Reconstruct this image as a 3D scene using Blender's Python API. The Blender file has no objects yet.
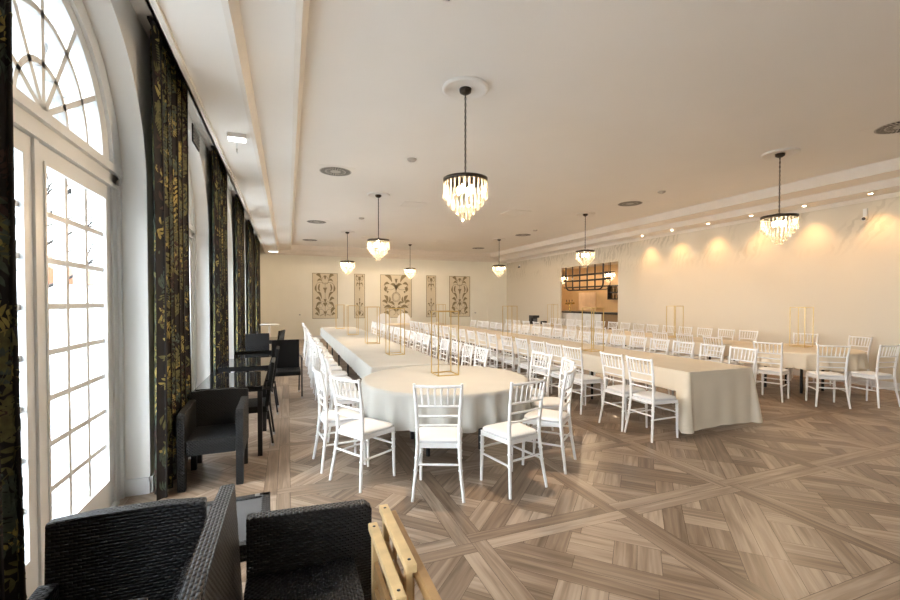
import bpy, bmesh, math, random
from mathutils import Vector, Matrix, Euler
random.seed(7)
PI = math.pi
S = bpy.context.scene
COL = S.collection

# ------------------------------------------------------------------ camera, world, exposure
YAW = math.radians(20.9)
PITCH = math.radians(-1.0)
cam_d = bpy.data.cameras.new('camera')
cam_d.sensor_width = 36.0
cam_d.lens = 17.0
cam_d.shift_y = 8.4 / 900
cam_d.clip_start = 0.05
cam_d.clip_end = 300
cam = bpy.data.objects.new('camera', cam_d)
cam.location = (0, 0, 1.6)
cam.rotation_euler = (PI / 2 + PITCH, 0, -YAW)
COL.objects.link(cam)
S.camera = cam

DAY = 4.5            # overcast sky
CHANDELIER_W = 122.0  # bulbs of one chandelier
DOWNLIGHT_W = 34.0
EXPOSURE = 0.9

w = bpy.data.worlds.new('overcast_sky')
S.world = w
w.use_nodes = True
bg = w.node_tree.nodes['Background']
bg.inputs[0].default_value = (0.90, 0.955, 1.0, 1)
bg.inputs[1].default_value = DAY
# added lamp, no real sun: very wide extra skylight on the window side
sun_d = bpy.data.lights.new('added_skylight', 'SUN')
sun_d.energy = 17.0
sun_d.angle = math.radians(110)
sun_d.color = (0.90, 0.955, 1.0)
sun = bpy.data.objects.new('added_skylight', sun_d)
sun.location = (-20, 6, 15)
sun.rotation_euler = (0, math.radians(-62), math.radians(8))
COL.objects.link(sun)
vs = S.view_settings
vs.view_transform = 'Standard'
vs.look = 'None'
vs.gamma = 1
vs.use_curve_mapping = False
vs.exposure = EXPOSURE

# ------------------------------------------------------------------ materials
def nt(name):
    m = bpy.data.materials.new(name)
    m.use_nodes = True
    t = m.node_tree
    return m, t, t.nodes['Principled BSDF']

def N(t, kind, **kw):
    n = t.nodes.new(kind)
    for k, v in kw.items():
        setattr(n, k, v)
    return n

def math_node(t, op, a, b=None, c=None):
    n = t.nodes.new('ShaderNodeMath')
    n.operation = op
    for i, x in enumerate((a, b, c)):
        if x is None:
            continue
        if isinstance(x, (int, float)):
            n.inputs[i].default_value = x
        else:
            t.links.new(x, n.inputs[i])
    return n.outputs[0]

def mat(name, col, rough=0.5, metal=0.0, vary=0.06, scale=6.0, bump=0.0, bscale=60.0, spec=None, emit=None, estr=0):
    m, t, b = nt(name)
    b.inputs['Roughness'].default_value = rough
    b.inputs['Metallic'].default_value = metal
    if spec is not None:
        b.inputs['Specular IOR Level'].default_value = spec
    tc = N(t, 'ShaderNodeTexCoord')
    nz = N(t, 'ShaderNodeTexNoise')
    nz.inputs['Scale'].default_value = scale
    nz.inputs['Detail'].default_value = 4
    t.links.new(tc.outputs['Object'], nz.inputs['Vector'])
    rp = N(t, 'ShaderNodeValToRGB')
    lo = [c * (1 - vary) for c in col]
    hi = [min(1, c * (1 + vary)) for c in col]
    rp.color_ramp.elements[0].color = (*lo, 1)
    rp.color_ramp.elements[0].position = 0.3
    rp.color_ramp.elements[1].color = (*hi, 1)
    rp.color_ramp.elements[1].position = 0.7
    t.links.new(nz.outputs['Fac'], rp.inputs['Fac'])
    t.links.new(rp.outputs['Color'], b.inputs['Base Color'])
    if bump:
        n2 = N(t, 'ShaderNodeTexNoise')
        n2.inputs['Scale'].default_value = bscale
        n2.inputs['Detail'].default_value = 3
        t.links.new(tc.outputs['Object'], n2.inputs['Vector'])
        bp = N(t, 'ShaderNodeBump')
        bp.inputs['Strength'].default_value = bump
        bp.inputs['Distance'].default_value = 0.01
        t.links.new(n2.outputs['Fac'], bp.inputs['Height'])
        t.links.new(bp.outputs['Normal'], b.inputs['Normal'])
    if emit:
        b.inputs['Emission Color'].default_value = (*emit, 1)
        b.inputs['Emission Strength'].default_value = estr
    return m

def glass_mat(name, tint, refl=0.08, rough=0.0):
    m = bpy.data.materials.new(name)
    m.use_nodes = True
    t = m.node_tree
    t.nodes.remove(t.nodes['Principled BSDF'])
    tr = N(t, 'ShaderNodeBsdfTransparent'); tr.inputs[0].default_value = (*tint, 1)
    gl = N(t, 'ShaderNodeBsdfGlossy'); gl.inputs['Roughness'].default_value = rough
    fr = N(t, 'ShaderNodeFresnel'); fr.inputs[0].default_value = 1.45
    mx = N(t, 'ShaderNodeMixShader')
    sc = math_node(t, 'MULTIPLY', fr.outputs[0], refl * 12)
    t.links.new(sc, mx.inputs[0])
    t.links.new(tr.outputs[0], mx.inputs[1])
    t.links.new(gl.outputs[0], mx.inputs[2])
    t.links.new(mx.outputs[0], t.nodes['Material Output'].inputs[0])
    return m

def crystal_mat():
    m = bpy.data.materials.new('crystal')
    m.use_nodes = True
    t = m.node_tree
    t.nodes.remove(t.nodes['Principled BSDF'])
    tr = N(t, 'ShaderNodeBsdfTransparent'); tr.inputs[0].default_value = (0.88, 0.85, 0.79, 1)
    tl = N(t, 'ShaderNodeBsdfTranslucent'); tl.inputs[0].default_value = (0.95, 0.90, 0.80, 1)
    gl = N(t, 'ShaderNodeBsdfGlossy'); gl.inputs['Roughness'].default_value = 0.08
    m1 = N(t, 'ShaderNodeMixShader'); m1.inputs[0].default_value = 0.07
    m2 = N(t, 'ShaderNodeMixShader'); m2.inputs[0].default_value = 0.12
    t.links.new(tr.outputs[0], m1.inputs[1]); t.links.new(tl.outputs[0], m1.inputs[2])
    t.links.new(m1.outputs[0], m2.inputs[1]); t.links.new(gl.outputs[0], m2.inputs[2])
    t.links.new(m2.outputs[0], t.nodes['Material Output'].inputs[0])
    return m

def emit_mat(name, col, strength):
    m = bpy.data.materials.new(name)
    m.use_nodes = True
    t = m.node_tree
    t.nodes.remove(t.nodes['Principled BSDF'])
    e = N(t, 'ShaderNodeEmission')
    e.inputs[0].default_value = (*col, 1)
    e.inputs[1].default_value = strength
    t.links.new(e.outputs[0], t.nodes['Material Output'].inputs[0])
    return m

def wicker_mat(name, cu=0.026, cv=0.0125, hi=(0.016, 0.016, 0.020), lo=(0.002, 0.002, 0.003), rough=0.42, dist=0.006, spec=0.5):
    m, t, b = nt(name)
    uv = N(t, 'ShaderNodeUVMap')
    sp = N(t, 'ShaderNodeSeparateXYZ')
    t.links.new(uv.outputs[0], sp.inputs[0])
    u = math_node(t, 'DIVIDE', sp.outputs[0], cu)
    v = math_node(t, 'DIVIDE', sp.outputs[1], cv)
    row = math_node(t, 'FLOOR', v)
    odd = math_node(t, 'MULTIPLY', math_node(t, 'FLOORED_MODULO', row, 2), 0.5)
    fu = math_node(t, 'FRACT', math_node(t, 'ADD', u, odd))
    fv = math_node(t, 'FRACT', v)
    su = math_node(t, 'SINE', math_node(t, 'MULTIPLY', fu, PI))
    sv = math_node(t, 'SINE', math_node(t, 'MULTIPLY', fv, PI))
    h = math_node(t, 'POWER', math_node(t, 'MULTIPLY', su, sv), 0.6)
    rp = N(t, 'ShaderNodeValToRGB')
    rp.color_ramp.elements[0].color = (*lo, 1)
    rp.color_ramp.elements[0].position = 0.15
    rp.color_ramp.elements[1].color = (*hi, 1)
    rp.color_ramp.elements[1].position = 0.8
    t.links.new(h, rp.inputs['Fac'])
    t.links.new(rp.outputs['Color'], b.inputs['Base Color'])
    b.inputs['Roughness'].default_value = rough
    b.inputs['Specular IOR Level'].default_value = spec
    bp = N(t, 'ShaderNodeBump')
    bp.inputs['Strength'].default_value = 1.0
    bp.inputs['Distance'].default_value = dist
    t.links.new(h, bp.inputs['Height'])
    t.links.new(bp.outputs['Normal'], b.inputs['Normal'])
    return m

def floor_mat():
    m, t, b = nt('oak_parquet')
    at = N(t, 'ShaderNodeAttribute', attribute_name='tone')
    uv = N(t, 'ShaderNodeUVMap')
    mp = N(t, 'ShaderNodeMapping')
    mp.inputs['Scale'].default_value = (1.6, 26, 1)
    t.links.new(uv.outputs[0], mp.inputs[0])
    nz = N(t, 'ShaderNodeTexNoise')
    nz.inputs['Scale'].default_value = 1.0
    nz.inputs['Detail'].default_value = 6
    nz.inputs['Distortion'].default_value = 0.6
    t.links.new(mp.outputs[0], nz.inputs['Vector'])
    f = math_node(t, 'ADD', math_node(t, 'MULTIPLY', at.outputs['Fac'], 0.42), math_node(t, 'MULTIPLY', nz.outputs['Fac'], 0.95))
    rp = N(t, 'ShaderNodeValToRGB')
    e = rp.color_ramp.elements
    e[0].color = (0.125, 0.08, 0.049, 1); e[0].position = 0.38
    e[1].color = (0.44, 0.345, 0.265, 1); e[1].position = 0.94
    k = e.new(0.66); k.color = (0.255, 0.183, 0.128, 1)
    t.links.new(f, rp.inputs['Fac'])
    t.links.new(rp.outputs['Color'], b.inputs['Base Color'])
    r = math_node(t, 'ADD', math_node(t, 'MULTIPLY', nz.outputs['Fac'], 0.2), 0.25)
    t.links.new(r, b.inputs['Roughness'])
    bp = N(t, 'ShaderNodeBump')
    bp.inputs['Strength'].default_value = 0.12
    bp.inputs['Distance'].default_value = 0.004
    t.links.new(nz.outputs['Fac'], bp.inputs['Height'])
    t.links.new(bp.outputs['Normal'], b.inputs['Normal'])
    return m

def mural_wall_mat():
    # cream plaster with a pale grey drawing of foliage running along the top
    m, t, b = nt('cream_wall_with_mural')
    tc = N(t, 'ShaderNodeTexCoord')
    sp = N(t, 'ShaderNodeSeparateXYZ')
    t.links.new(tc.outputs['Object'], sp.inputs[0])
    wv = N(t, 'ShaderNodeTexWave')
    wv.wave_type = 'RINGS'
    wv.inputs['Scale'].default_value = 2.2
    wv.inputs['Distortion'].default_value = 9.0
    wv.inputs['Detail'].default_value = 3
    wv.inputs['Detail Scale'].default_value = 1.6
    t.links.new(tc.outputs['Object'], wv.inputs['Vector'])
    nz = N(t, 'ShaderNodeTexNoise')
    nz.inputs['Scale'].default_value = 1.1
    t.links.new(tc.outputs['Object'], nz.inputs['Vector'])
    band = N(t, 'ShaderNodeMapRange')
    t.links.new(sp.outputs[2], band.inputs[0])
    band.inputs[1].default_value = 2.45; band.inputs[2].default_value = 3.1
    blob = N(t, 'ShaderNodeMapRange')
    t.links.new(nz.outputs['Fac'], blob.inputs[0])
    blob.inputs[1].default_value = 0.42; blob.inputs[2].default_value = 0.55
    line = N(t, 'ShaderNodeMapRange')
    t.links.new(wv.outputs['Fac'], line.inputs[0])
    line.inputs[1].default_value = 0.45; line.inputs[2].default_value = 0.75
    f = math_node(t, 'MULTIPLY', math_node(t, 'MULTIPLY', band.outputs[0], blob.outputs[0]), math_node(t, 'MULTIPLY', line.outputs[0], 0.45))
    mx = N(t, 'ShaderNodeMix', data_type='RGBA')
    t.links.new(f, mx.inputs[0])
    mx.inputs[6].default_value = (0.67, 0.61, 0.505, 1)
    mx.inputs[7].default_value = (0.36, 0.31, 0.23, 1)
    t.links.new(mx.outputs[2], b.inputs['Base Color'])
    b.inputs['Roughness'].default_value = 0.7
    return m

M = dict(
    wall=mat('cream_wall', (0.85, 0.845, 0.765), 0.75, vary=0.015, scale=2),
    wall_window=mat('window_wall', (0.80, 0.785, 0.75), 0.7, vary=0.015, scale=2),
    mural=mural_wall_mat(),
    ceiling=mat('ceiling_paint', (0.86, 0.82, 0.76), 0.8, vary=0.012, scale=1.2),
    trim=mat('moulding_paint', (0.80, 0.745, 0.67), 0.55, vary=0.02),
    white=mat('white_joinery', (0.74, 0.76, 0.77), 0.35, vary=0.02),
    chair=mat('white_lacquer', (0.88, 0.885, 0.89), 0.28, vary=0.015),
    cushion=mat('white_cushion', (0.79, 0.80, 0.82), 0.6, vary=0.02, bump=0.05, bscale=30),
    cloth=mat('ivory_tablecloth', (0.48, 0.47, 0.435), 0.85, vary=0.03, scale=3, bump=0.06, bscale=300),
    cloth_warm_lit=mat('warm_lit_tablecloth', (0.73, 0.645, 0.52), 0.85, vary=0.03, scale=3, bump=0.06, bscale=300),  # same ivory cloth, with the warm lamplight put into its colour
    gold=mat('brushed_gold', (0.62, 0.46, 0.20), 0.3, 0.85, vary=0.05),
    black=mat('black_metal', (0.012, 0.012, 0.014), 0.4, 0.2, vary=0.1),
    bronze=mat('dark_bronze', (0.045, 0.033, 0.022), 0.4, 0.6, vary=0.1),
    steel=mat('brushed_steel', (0.5, 0.5, 0.5), 0.3, 0.9, vary=0.05),
    wicker=wicker_mat('black_wicker'),
    wicker_fine=wicker_mat('fine_black_wicker', 0.014, 0.008, (0.008, 0.008, 0.009), (0.002, 0.002, 0.002), 0.6, 0.003, 0.22),
    wicker_dull=wicker_mat('dull_black_wicker', 0.024, 0.012, (0.022, 0.022, 0.024), (0.002, 0.002, 0.002), 0.5, 0.010, 0.35),
    rattan=wicker_mat('charcoal_wicker', 0.024, 0.012, (0.075, 0.077, 0.082), (0.010, 0.010, 0.011), 0.45, 0.006),
    black_glass=mat('black_glass', (0.012, 0.013, 0.015), 0.03, vary=0.05, spec=0.9),
    grey_glass=mat('frosted_grey_glass', (0.13, 0.132, 0.138), 0.25, vary=0.05),
    pane=glass_mat('window_glass', (0.97, 0.985, 0.985), 0.06),
    crystal=crystal_mat(),
    bulb=emit_mat('warm_bulb', (1.0, 0.76, 0.46), 30),
    lamp_lens=emit_mat('warm_lamp_lens', (1.0, 0.80, 0.55), 25),
    sign_light=emit_mat('white_lamp_diffuser', (1.0, 1.0, 0.98), 3.0),
    curtain=mat('dark_curtain', (0.009, 0.0065, 0.0065), 0.75, vary=0.3, scale=12),
    leaf_gold=mat('print_gold', (0.36, 0.28, 0.085), 0.7, vary=0.35, scale=30),
    leaf_olive=mat('print_olive', (0.13, 0.12, 0.045), 0.7, vary=0.35, scale=30),
    leaf_teal=mat('print_green', (0.06, 0.08, 0.06), 0.7, vary=0.35, scale=30),
    leaf_rust=mat('print_rust', (0.045, 0.02, 0.015), 0.7, vary=0.35, scale=30),
    pine=mat('pale_pine', (0.66, 0.47, 0.24), 0.45, vary=0.18, scale=9),
    pine_dark=mat('oiled_pine', (0.38, 0.22, 0.09), 0.45, vary=0.2, scale=9),
    floor=floor_mat(),
    joint=mat('parquet_joint', (0.07, 0.05, 0.035), 0.7),
    panel_field=mat('linen_panel', (0.70, 0.635, 0.50), 0.8, vary=0.03, scale=20),
    panel_ink=mat('olive_ornament', (0.26, 0.215, 0.125), 0.8, vary=0.2, scale=20),
    bar_wall=mat('golden_plaster', (0.62, 0.44, 0.25), 0.5, vary=0.12, scale=1.6),
    bar_panel=mat('peach_panel', (0.80, 0.62, 0.46), 0.5, vary=0.05),
    marble=mat('pale_marble', (0.72, 0.70, 0.66), 0.3, vary=0.12, scale=3),
    brown=mat('brown_cabinet', (0.23, 0.135, 0.06), 0.5, vary=0.1),
    bottle=mat('bottle_glass', (0.10, 0.06, 0.02), 0.1, vary=0.3),
    brass=mat('polished_brass', (0.70, 0.50, 0.18), 0.2, 0.95, vary=0.05),
    vent=mat('grey_vent', (0.42, 0.39, 0.34), 0.5, vary=0.05),
    dark=mat('dark_void', (0.02, 0.018, 0.015), 0.8),
    terrace=mat('terrace_paving', (0.30, 0.34, 0.39), 0.8, vary=0.12, scale=1.5),
    bark=mat('tree_bark', (0.03, 0.026, 0.022), 0.9, vary=0.2),
    render=mat('house_render', (0.45, 0.45, 0.44), 0.9),
    rooftile=mat('orange_roof', (0.24, 0.07, 0.03), 0.8, vary=0.2),
    hedge=mat('hedge_green', (0.035, 0.045, 0.02), 0.9, vary=0.4, scale=8),
    plastic=mat('white_plastic', (0.8, 0.8, 0.8), 0.4, vary=0.02),
    shadowgap=mat('grey_lens', (0.25, 0.25, 0.27), 0.2),
)

# ------------------------------------------------------------------ mesh builder
class MB:
    def __init__(self):
        self.v = []; self.f = []; self.mi = []; self.sm = []; self.uvs = {}
    def add(self, verts, faces, mi=0, smooth=False, xf=None):
        o = len(self.v)
        for p in verts:
            p = Vector(p)
            if xf is not None:
                p = xf @ p
            self.v.append(p)
        for f in faces:
            self.f.append([o + i for i in f]); self.mi.append(mi); self.sm.append(smooth)
        return self
    def box(self, x0, x1, y0, y1, z0, z1, mi=0, xf=None, bev=0.0):
        if bev > 0:
            bm = bmesh.new()
            bmesh.ops.create_cube(bm, size=1.0)
            for q in bm.verts:
                q.co = Vector(((x0 + x1) / 2 + q.co.x * (x1 - x0), (y0 + y1) / 2 + q.co.y * (y1 - y0), (z0 + z1) / 2 + q.co.z * (z1 - z0)))
            bmesh.ops.bevel(bm, geom=bm.edges[:] , offset=bev, segments=2, affect='EDGES', profile=0.6)
            bm.verts.index_update()
            self.add([q.co.copy() for q in bm.verts], [[q.index for q in f.verts] for f in bm.faces], mi, False, xf)
            bm.free()
            return self
        vs_ = [(x, y, z) for z in (z0, z1) for y in (y0, y1) for x in (x0, x1)]
        return self.add(vs_, [(0, 2, 3, 1), (4, 5, 7, 6), (0, 1, 5, 4), (2, 6, 7, 3), (0, 4, 6, 2), (1, 3, 7, 5)], mi, False, xf)
    def tube(self, path, r, sides=8, mi=0, caps=True, xf=None, smooth=True, flat=None):
        path = [Vector(p) for p in path]
        n = len(path)
        rs = r if isinstance(r, (list, tuple)) else [r] * n
        vs_ = []; fs = []
        up = None
        for i, p in enumerate(path):
            d = (path[min(i + 1, n - 1)] - path[max(i - 1, 0)]).normalized()
            if up is None:
                up = Vector((0, 0, 1)) if abs(d.z) < 0.9 else Vector((1, 0, 0))
            a = d.cross(up)
            if a.length < 1e-5:
                a = d.cross(Vector((0, 1, 0)))
            a.normalize()
            b = a.cross(d).normalized()
            up = b
            for k in range(sides):
                an = 2 * PI * (k + 0.5) / sides
                vs_.append(p + a * (math.cos(an) * rs[i]) + b * (math.sin(an) * rs[i] * (flat or 1)))
        for i in range(n - 1):
            for k in range(sides):
                k2 = (k + 1) % sides
                fs.append((i * sides + k, i * sides + k2, (i + 1) * sides + k2, (i + 1) * sides + k))
        self.add(vs_, fs, mi, smooth, xf)
        if caps:
            self.add(vs_[:sides], [tuple(range(sides))[::-1]], mi, False, xf)
            self.add(vs_[-sides:], [tuple(range(sides))], mi, False, xf)
        return self
    def lathe(self, prof, segs=24, c=(0, 0, 0), mi=0, smooth=True, xf=None):
        vs_ = []; fs = []
        c = Vector(c)
        for (r, z) in prof:
            for k in range(segs):
                a = 2 * PI * k / segs
                vs_.append(c + Vector((r * math.cos(a), r * math.sin(a), z)))
        for i in range(len(prof) - 1):
            for k in range(segs):
                k2 = (k + 1) % segs
                fs.append((i * segs + k, i * segs + k2, (i + 1) * segs + k2, (i + 1) * segs + k))
        self.add(vs_, fs, mi, smooth, xf)
        if prof[0][0] > 1e-4:
            self.add(vs_[:segs], [tuple(range(segs))[::-1]], mi, False, xf)
        if prof[-1][0] > 1e-4:
            self.add(vs_[-segs:], [tuple(range(segs))], mi, False, xf)
        return self
    def prism(self, pts, z0, z1, mi=0, xf=None):
        n = len(pts)
        vs_ = [(x, y, z0) for x, y in pts] + [(x, y, z1) for x, y in pts]
        fs = [tuple(range(n))[::-1], tuple(range(n, 2 * n))] + [(i, (i + 1) % n, n + (i + 1) % n, n + i) for i in range(n)]
        return self.add(vs_, fs, mi, False, xf)
    def grid(self, rows, mi=0, smooth=True, closed=False, xf=None):
        n = len(rows[0])
        vs_ = [p for r in rows for p in r]
        fs = []
        for i in range(len(rows) - 1):
            for k in range(n if closed else n - 1):
                k2 = (k + 1) % n
                fs.append((i * n + k, i * n + k2, (i + 1) * n + k2, (i + 1) * n + k))
        return self.add(vs_, fs, mi, smooth, xf)
    def build(self, name, mats, parent=None, uv=False, loc=None, weld=False):
        me = bpy.data.meshes.new(name)
        me.from_pydata([tuple(p) for p in self.v], [], self.f)
        for m_ in (mats if isinstance(mats, (list, tuple)) else [mats]):
            me.materials.append(m_)
        me.polygons.foreach_set('material_index', self.mi)
        me.polygons.foreach_set('use_smooth', self.sm)
        if uv:
            l = me.uv_layers.new(name='UVMap')
            for p in me.polygons:
                n = p.normal
                ax = max(range(3), key=lambda i: abs(n[i]))
                for li in p.loop_indices:
                    c = me.vertices[me.loops[li].vertex_index].co
                    l.data[li].uv = ((c.y, c.z) if ax == 0 else (c.x, c.z) if ax == 1 else (c.x, c.y))
        me.update()
        o = bpy.data.objects.new(name, me)
        COL.objects.link(o)
        if parent is not None:
            o.parent = parent
        if loc is not None:
            o.location = loc
        return o

def tag(o, label, cat, group=None):
    o['label'] = label; o['category'] = cat
    if group:
        o['group'] = group
    return o

def thing(name, label, cat, loc=(0, 0, 0), rz=0.0, group=None):
    o = bpy.data.objects.new(name, None)
    o.empty_display_size = 0.1
    COL.objects.link(o)
    o.location = loc
    o.rotation_euler = (0, 0, rz)
    return tag(o, label, cat, group)

def struct(o, label=None):
    o['kind'] = 'structure'
    if label:
        o['label'] = label
    return o

def dup(root, loc, rz=0.0, label=None, group=None):
    r = root.copy(); COL.objects.link(r)
    r.location = loc; r.rotation_euler = (0, 0, rz)
    if label: r['label'] = label
    if group: r['group'] = group
    for ch in list(root.children):
        c = ch.copy(); COL.objects.link(c); c.parent = r
        for g in list(ch.children):
            d = g.copy(); COL.objects.link(d); d.parent = c
    return r

# ------------------------------------------------------------------ room dimensions
XL, XR = -1.08, 10.2
YF, YB = -4.6, 18.8
XO = -1.36                    # outer face of the window wall
ZS, ZM, ZC = 3.54, 3.66, 3.82 # soffit, middle step, main ceiling
WC = [3.07 + 2.95 * i for i in range(-2, 5)]
AR, AZ = 1.11, 2.54           # arch radius and springing height

# floor: square parquet panels with a double border and a diagonal woven field
def clip(poly, x0, x1, y0, y1):
    for ax, lim, sg in ((0, x0, 1), (0, x1, -1), (1, y0, 1), (1, y1, -1)):
        out = []
        for i in range(len(poly)):
            a, b = poly[i - 1], poly[i]
            da, db = (a[ax] - lim) * sg, (b[ax] - lim) * sg
            if (da >= 0) != (db >= 0):
                k = da / (da - db)
                out.append((a[0] + (b[0] - a[0]) * k, a[1] + (b[1] - a[1]) * k))
            if db >= 0:
                out.append(b)
        poly = out
        if len(poly) < 3:
            return []
    return poly

def make_floor():
    P = 1.22; bw = 0.105
    verts = []; faces = []; tones = []; uvs = []
    def plank(poly, ang, tone=None):
        if len(poly) < 3:
            return
        area = abs(sum(poly[i - 1][0] * poly[i][1] - poly[i][0] * poly[i - 1][1] for i in range(len(poly)))) / 2
        if area < 1e-4:
            return
        o = len(verts)
        ca, sa = math.cos(ang), math.sin(ang)
        ou, ov = random.uniform(0, 40), random.uniform(0, 40)
        for (x, y) in poly:
            verts.append((x, y, 0))
            uvs.append((x * ca + y * sa + ou, -x * sa + y * ca + ov))
        faces.append(list(range(o, o + len(poly))))
        tones.append(random.uniform(0.1, 0.95) if tone is None else tone)
    g = 0.0012
    def rect(x0, x1, y0, y1):
        return [(x0 + g, y0 + g), (x1 - g, y0 + g), (x1 - g, y1 - g), (x0 + g, y1 - g)]
    ix0 = math.floor((XO - 1.127) / P); ix1 = math.ceil((XR - 1.127) / P)
    iy0 = math.floor((YF - 2.55) / P); iy1 = math.ceil((YB - 2.55) / P)
    for ix in range(ix0, ix1):
        for iy in range(iy0, iy1):
            cx, cy = 1.127 + (ix + 0.5) * P, 2.55 + (iy + 0.5) * P
            h = P / 2
            raw = []
            # border: planks mitred by butt joints that turn round the square
            raw.append((rect(cx - h, cx + h - bw, cy - h, cy - h + bw), 0))
            raw.append((rect(cx - h + bw, cx + h, cy + h - bw, cy + h), 0))
            raw.append((rect(cx - h, cx - h + bw, cy - h + bw, cy + h), PI / 2))
            raw.append((rect(cx + h - bw, cx + h, cy - h, cy + h - bw), PI / 2))
            q = h - bw
            flip = 1 if (ix + iy) % 2 else 0
            ang = PI / 4 + (PI / 2 if flip else 0)
            c, s = math.cos(ang), math.sin(ang)
            pw = 0.138
            def rot(x0, x1, y0, y1):
                return [(cx + x * c - y * s, cy + x * s + y * c) for x, y in rect(x0, x1, y0, y1)]
            inner = []
            per = pw * 4
            for k in range(-3, 4):
                b0 = k * per - pw
                for j in (0, 1):
                    cuts = [-1.2, random.choice((-0.25, 0.22)) , 1.2]
                    for a0, a1 in zip(cuts[:-1], cuts[1:]):
                        inner.append((rot(a0, a1, b0 + j * pw, b0 + (j + 1) * pw), ang))
                # cross planks between the bands: pairs across, then pairs along
                x = -8 * pw + (k % 2) * 2 * pw
                run = 0
                while x < 8 * pw:
                    if run % 2 == 0:
                        for j in (0, 1):
                            inner.append((rot(x + j * pw, x + (j + 1) * pw, b0 + 2 * pw, b0 + 4 * pw), ang + PI / 2))
                    else:
                        for j in (0, 1):
                            inner.append((rot(x, x + 2 * pw, b0 + (2 + j) * pw, b0 + (3 + j) * pw), ang))
                    x += 2 * pw; run += 1
            for poly, a in inner:
                raw.append((clip(poly, cx - q + g, cx + q - g, cy - q + g, cy + q - g), a))
            for poly, a in raw:
                plank(clip(poly, XO, XR, YF, YB) if poly else poly, a)
    n0 = len(faces)
    o = len(verts)
    for p in ((XO, YF), (XR, YF), (XR, YB), (XO, YB)):
        verts.append((p[0], p[1], -0.003)); uvs.append((0, 0))
    faces.append([o, o + 1, o + 2, o + 3]); tones.append(0)
    me = bpy.data.meshes.new('floor')
    me.from_pydata(verts, [], faces)
    me.materials.append(M['floor']); me.materials.append(M['joint'])
    me.polygons[n0].material_index = 1
    l = me.uv_layers.new(name='UVMap')
    for lp in me.loops:
        l.data[lp.index].uv = uvs[lp.vertex_index]
    a = me.attributes.new('tone', 'FLOAT', 'FACE')
    a.data.foreach_set('value', tones)
    ob = bpy.data.objects.new('floor', me)
    COL.objects.link(ob)
    struct(ob)
make_floor()

# window wall with arched openings
def window_wall():
    mb = MB()
    ztop = 3.86
    ys = [YF]
    for c in WC:
        ys += [c - AR, c + AR]
    ys.append(YB)
    def pier(y0, y1):
        if y1 - y0 < 0.01: return
        mb.box(XO, XL, y0, y1, 0, ztop)
    for i in range(0, len(ys), 2):
        pier(ys[i], ys[i + 1])
    n = 32
    for c in WC:
        pts = [(c - AR * math.cos(PI * k / n), AZ + AR * math.sin(PI * k / n)) for k in range(n + 1)]
        for x, fl in ((XL, 1), (XO, -1)):
            rows = [[(x, y, z) for y, z in pts], [(x, y, ztop) for y, z in pts]]
            mb.grid(rows, smooth=False)
        mb.grid([[(XL, y, z) for y, z in pts], [(XO, y, z) for y, z in pts]], smooth=True)
    struct(mb.build('wall_left', M['wall_window']))
window_wall()

# ceiling: stepped tray, curtain pocket at the window side
def ceiling():
    mb = MB()
    t = 0.05
    # loops of the tray steps (x0,x1,y0,y1,z)
    loops = [(-0.815, XR, YF, YB, ZS), (-0.357, 9.55, YF + 0.3, YB - 0.42, ZS),
             (-0.30, 9.50, YF + 0.35, YB - 0.47, ZM), (0.10, 8.90, YF + 0.7, YB - 0.78, ZM),
             (0.165, 8.84, YF + 0.75, YB - 0.84, ZC)]
    def ring(l):
        x0, x1, y0, y1, z = l
        return [(x0, y0, z), (x1, y0, z), (x1, y1, z), (x0, y1, z)]
    for a, b, mi in ((0, 1, 0), (1, 2, 1), (2, 3, 0), (3, 4, 1)):
        A, B = ring(loops[a]), ring(loops[b])
        for i in range(4):
            j = (i + 1) % 4
            mb.add([A[i], A[j], B[j], B[i]], [(0, 1, 2, 3)], mi)
    mb.add(ring(loops[4]), [(0, 1, 2, 3)])
    # lip on each riser
    for li, s in ((1, 0.03), (3, 0.035)):
        x0, x1, y0, y1, z = loops[li]
        mb.box(x0 - s, x0 + 0.012, y0, y1, z - 0.018, z + 0.002, 1)
        mb.box(x1 - 0.012, x1 + s, y0, y1, z - 0.018, z + 0.002, 1)
        mb.box(x0, x1, y1 - 0.012, y1 + s, z - 0.018, z + 0.002, 1)
    # curtain pocket: board edge, back and lid, then a roof slab against light leaks
    mb.box(-0.838, -0.775, YF, YB, ZS - 0.025, ZS + 0.0, 1)
    mb.box(-0.838, -0.815, YF, YB, ZS - 0.025, 3.86, 0)
    mb.box(XO, -0.815, YF, YB, 3.82, 3.86, 0)
    mb.box(XO - 0.1, XR + 0.3, YF - 0.3, YB + 0.3, 3.90, 4.0, 0)
    struct(mb.build('ceiling', [M['ceiling'], M['trim']]))
ceiling()

# other walls
BY0, BY1, BZ = 11.15, 14.32, 2.91  # opening to the bar
mb = MB()
mb.box(XR, XR + 0.06, YF - 0.2, BY0, 0, 3.9)
mb.box(XR, XR + 0.06, BY1, YB + 0.2, 0, 3.9)
mb.box(XR, XR + 0.06, BY0, BY1, BZ, 3.9)
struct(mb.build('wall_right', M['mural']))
struct(MB().box(XO, XR, YB, YB + 0.2, 0, 3.9).build('wall_back', M['wall']))
struct(MB().box(XO, XR, YF - 0.2, YF, 0, 3.9).build('wall_front', M['wall']))

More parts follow.
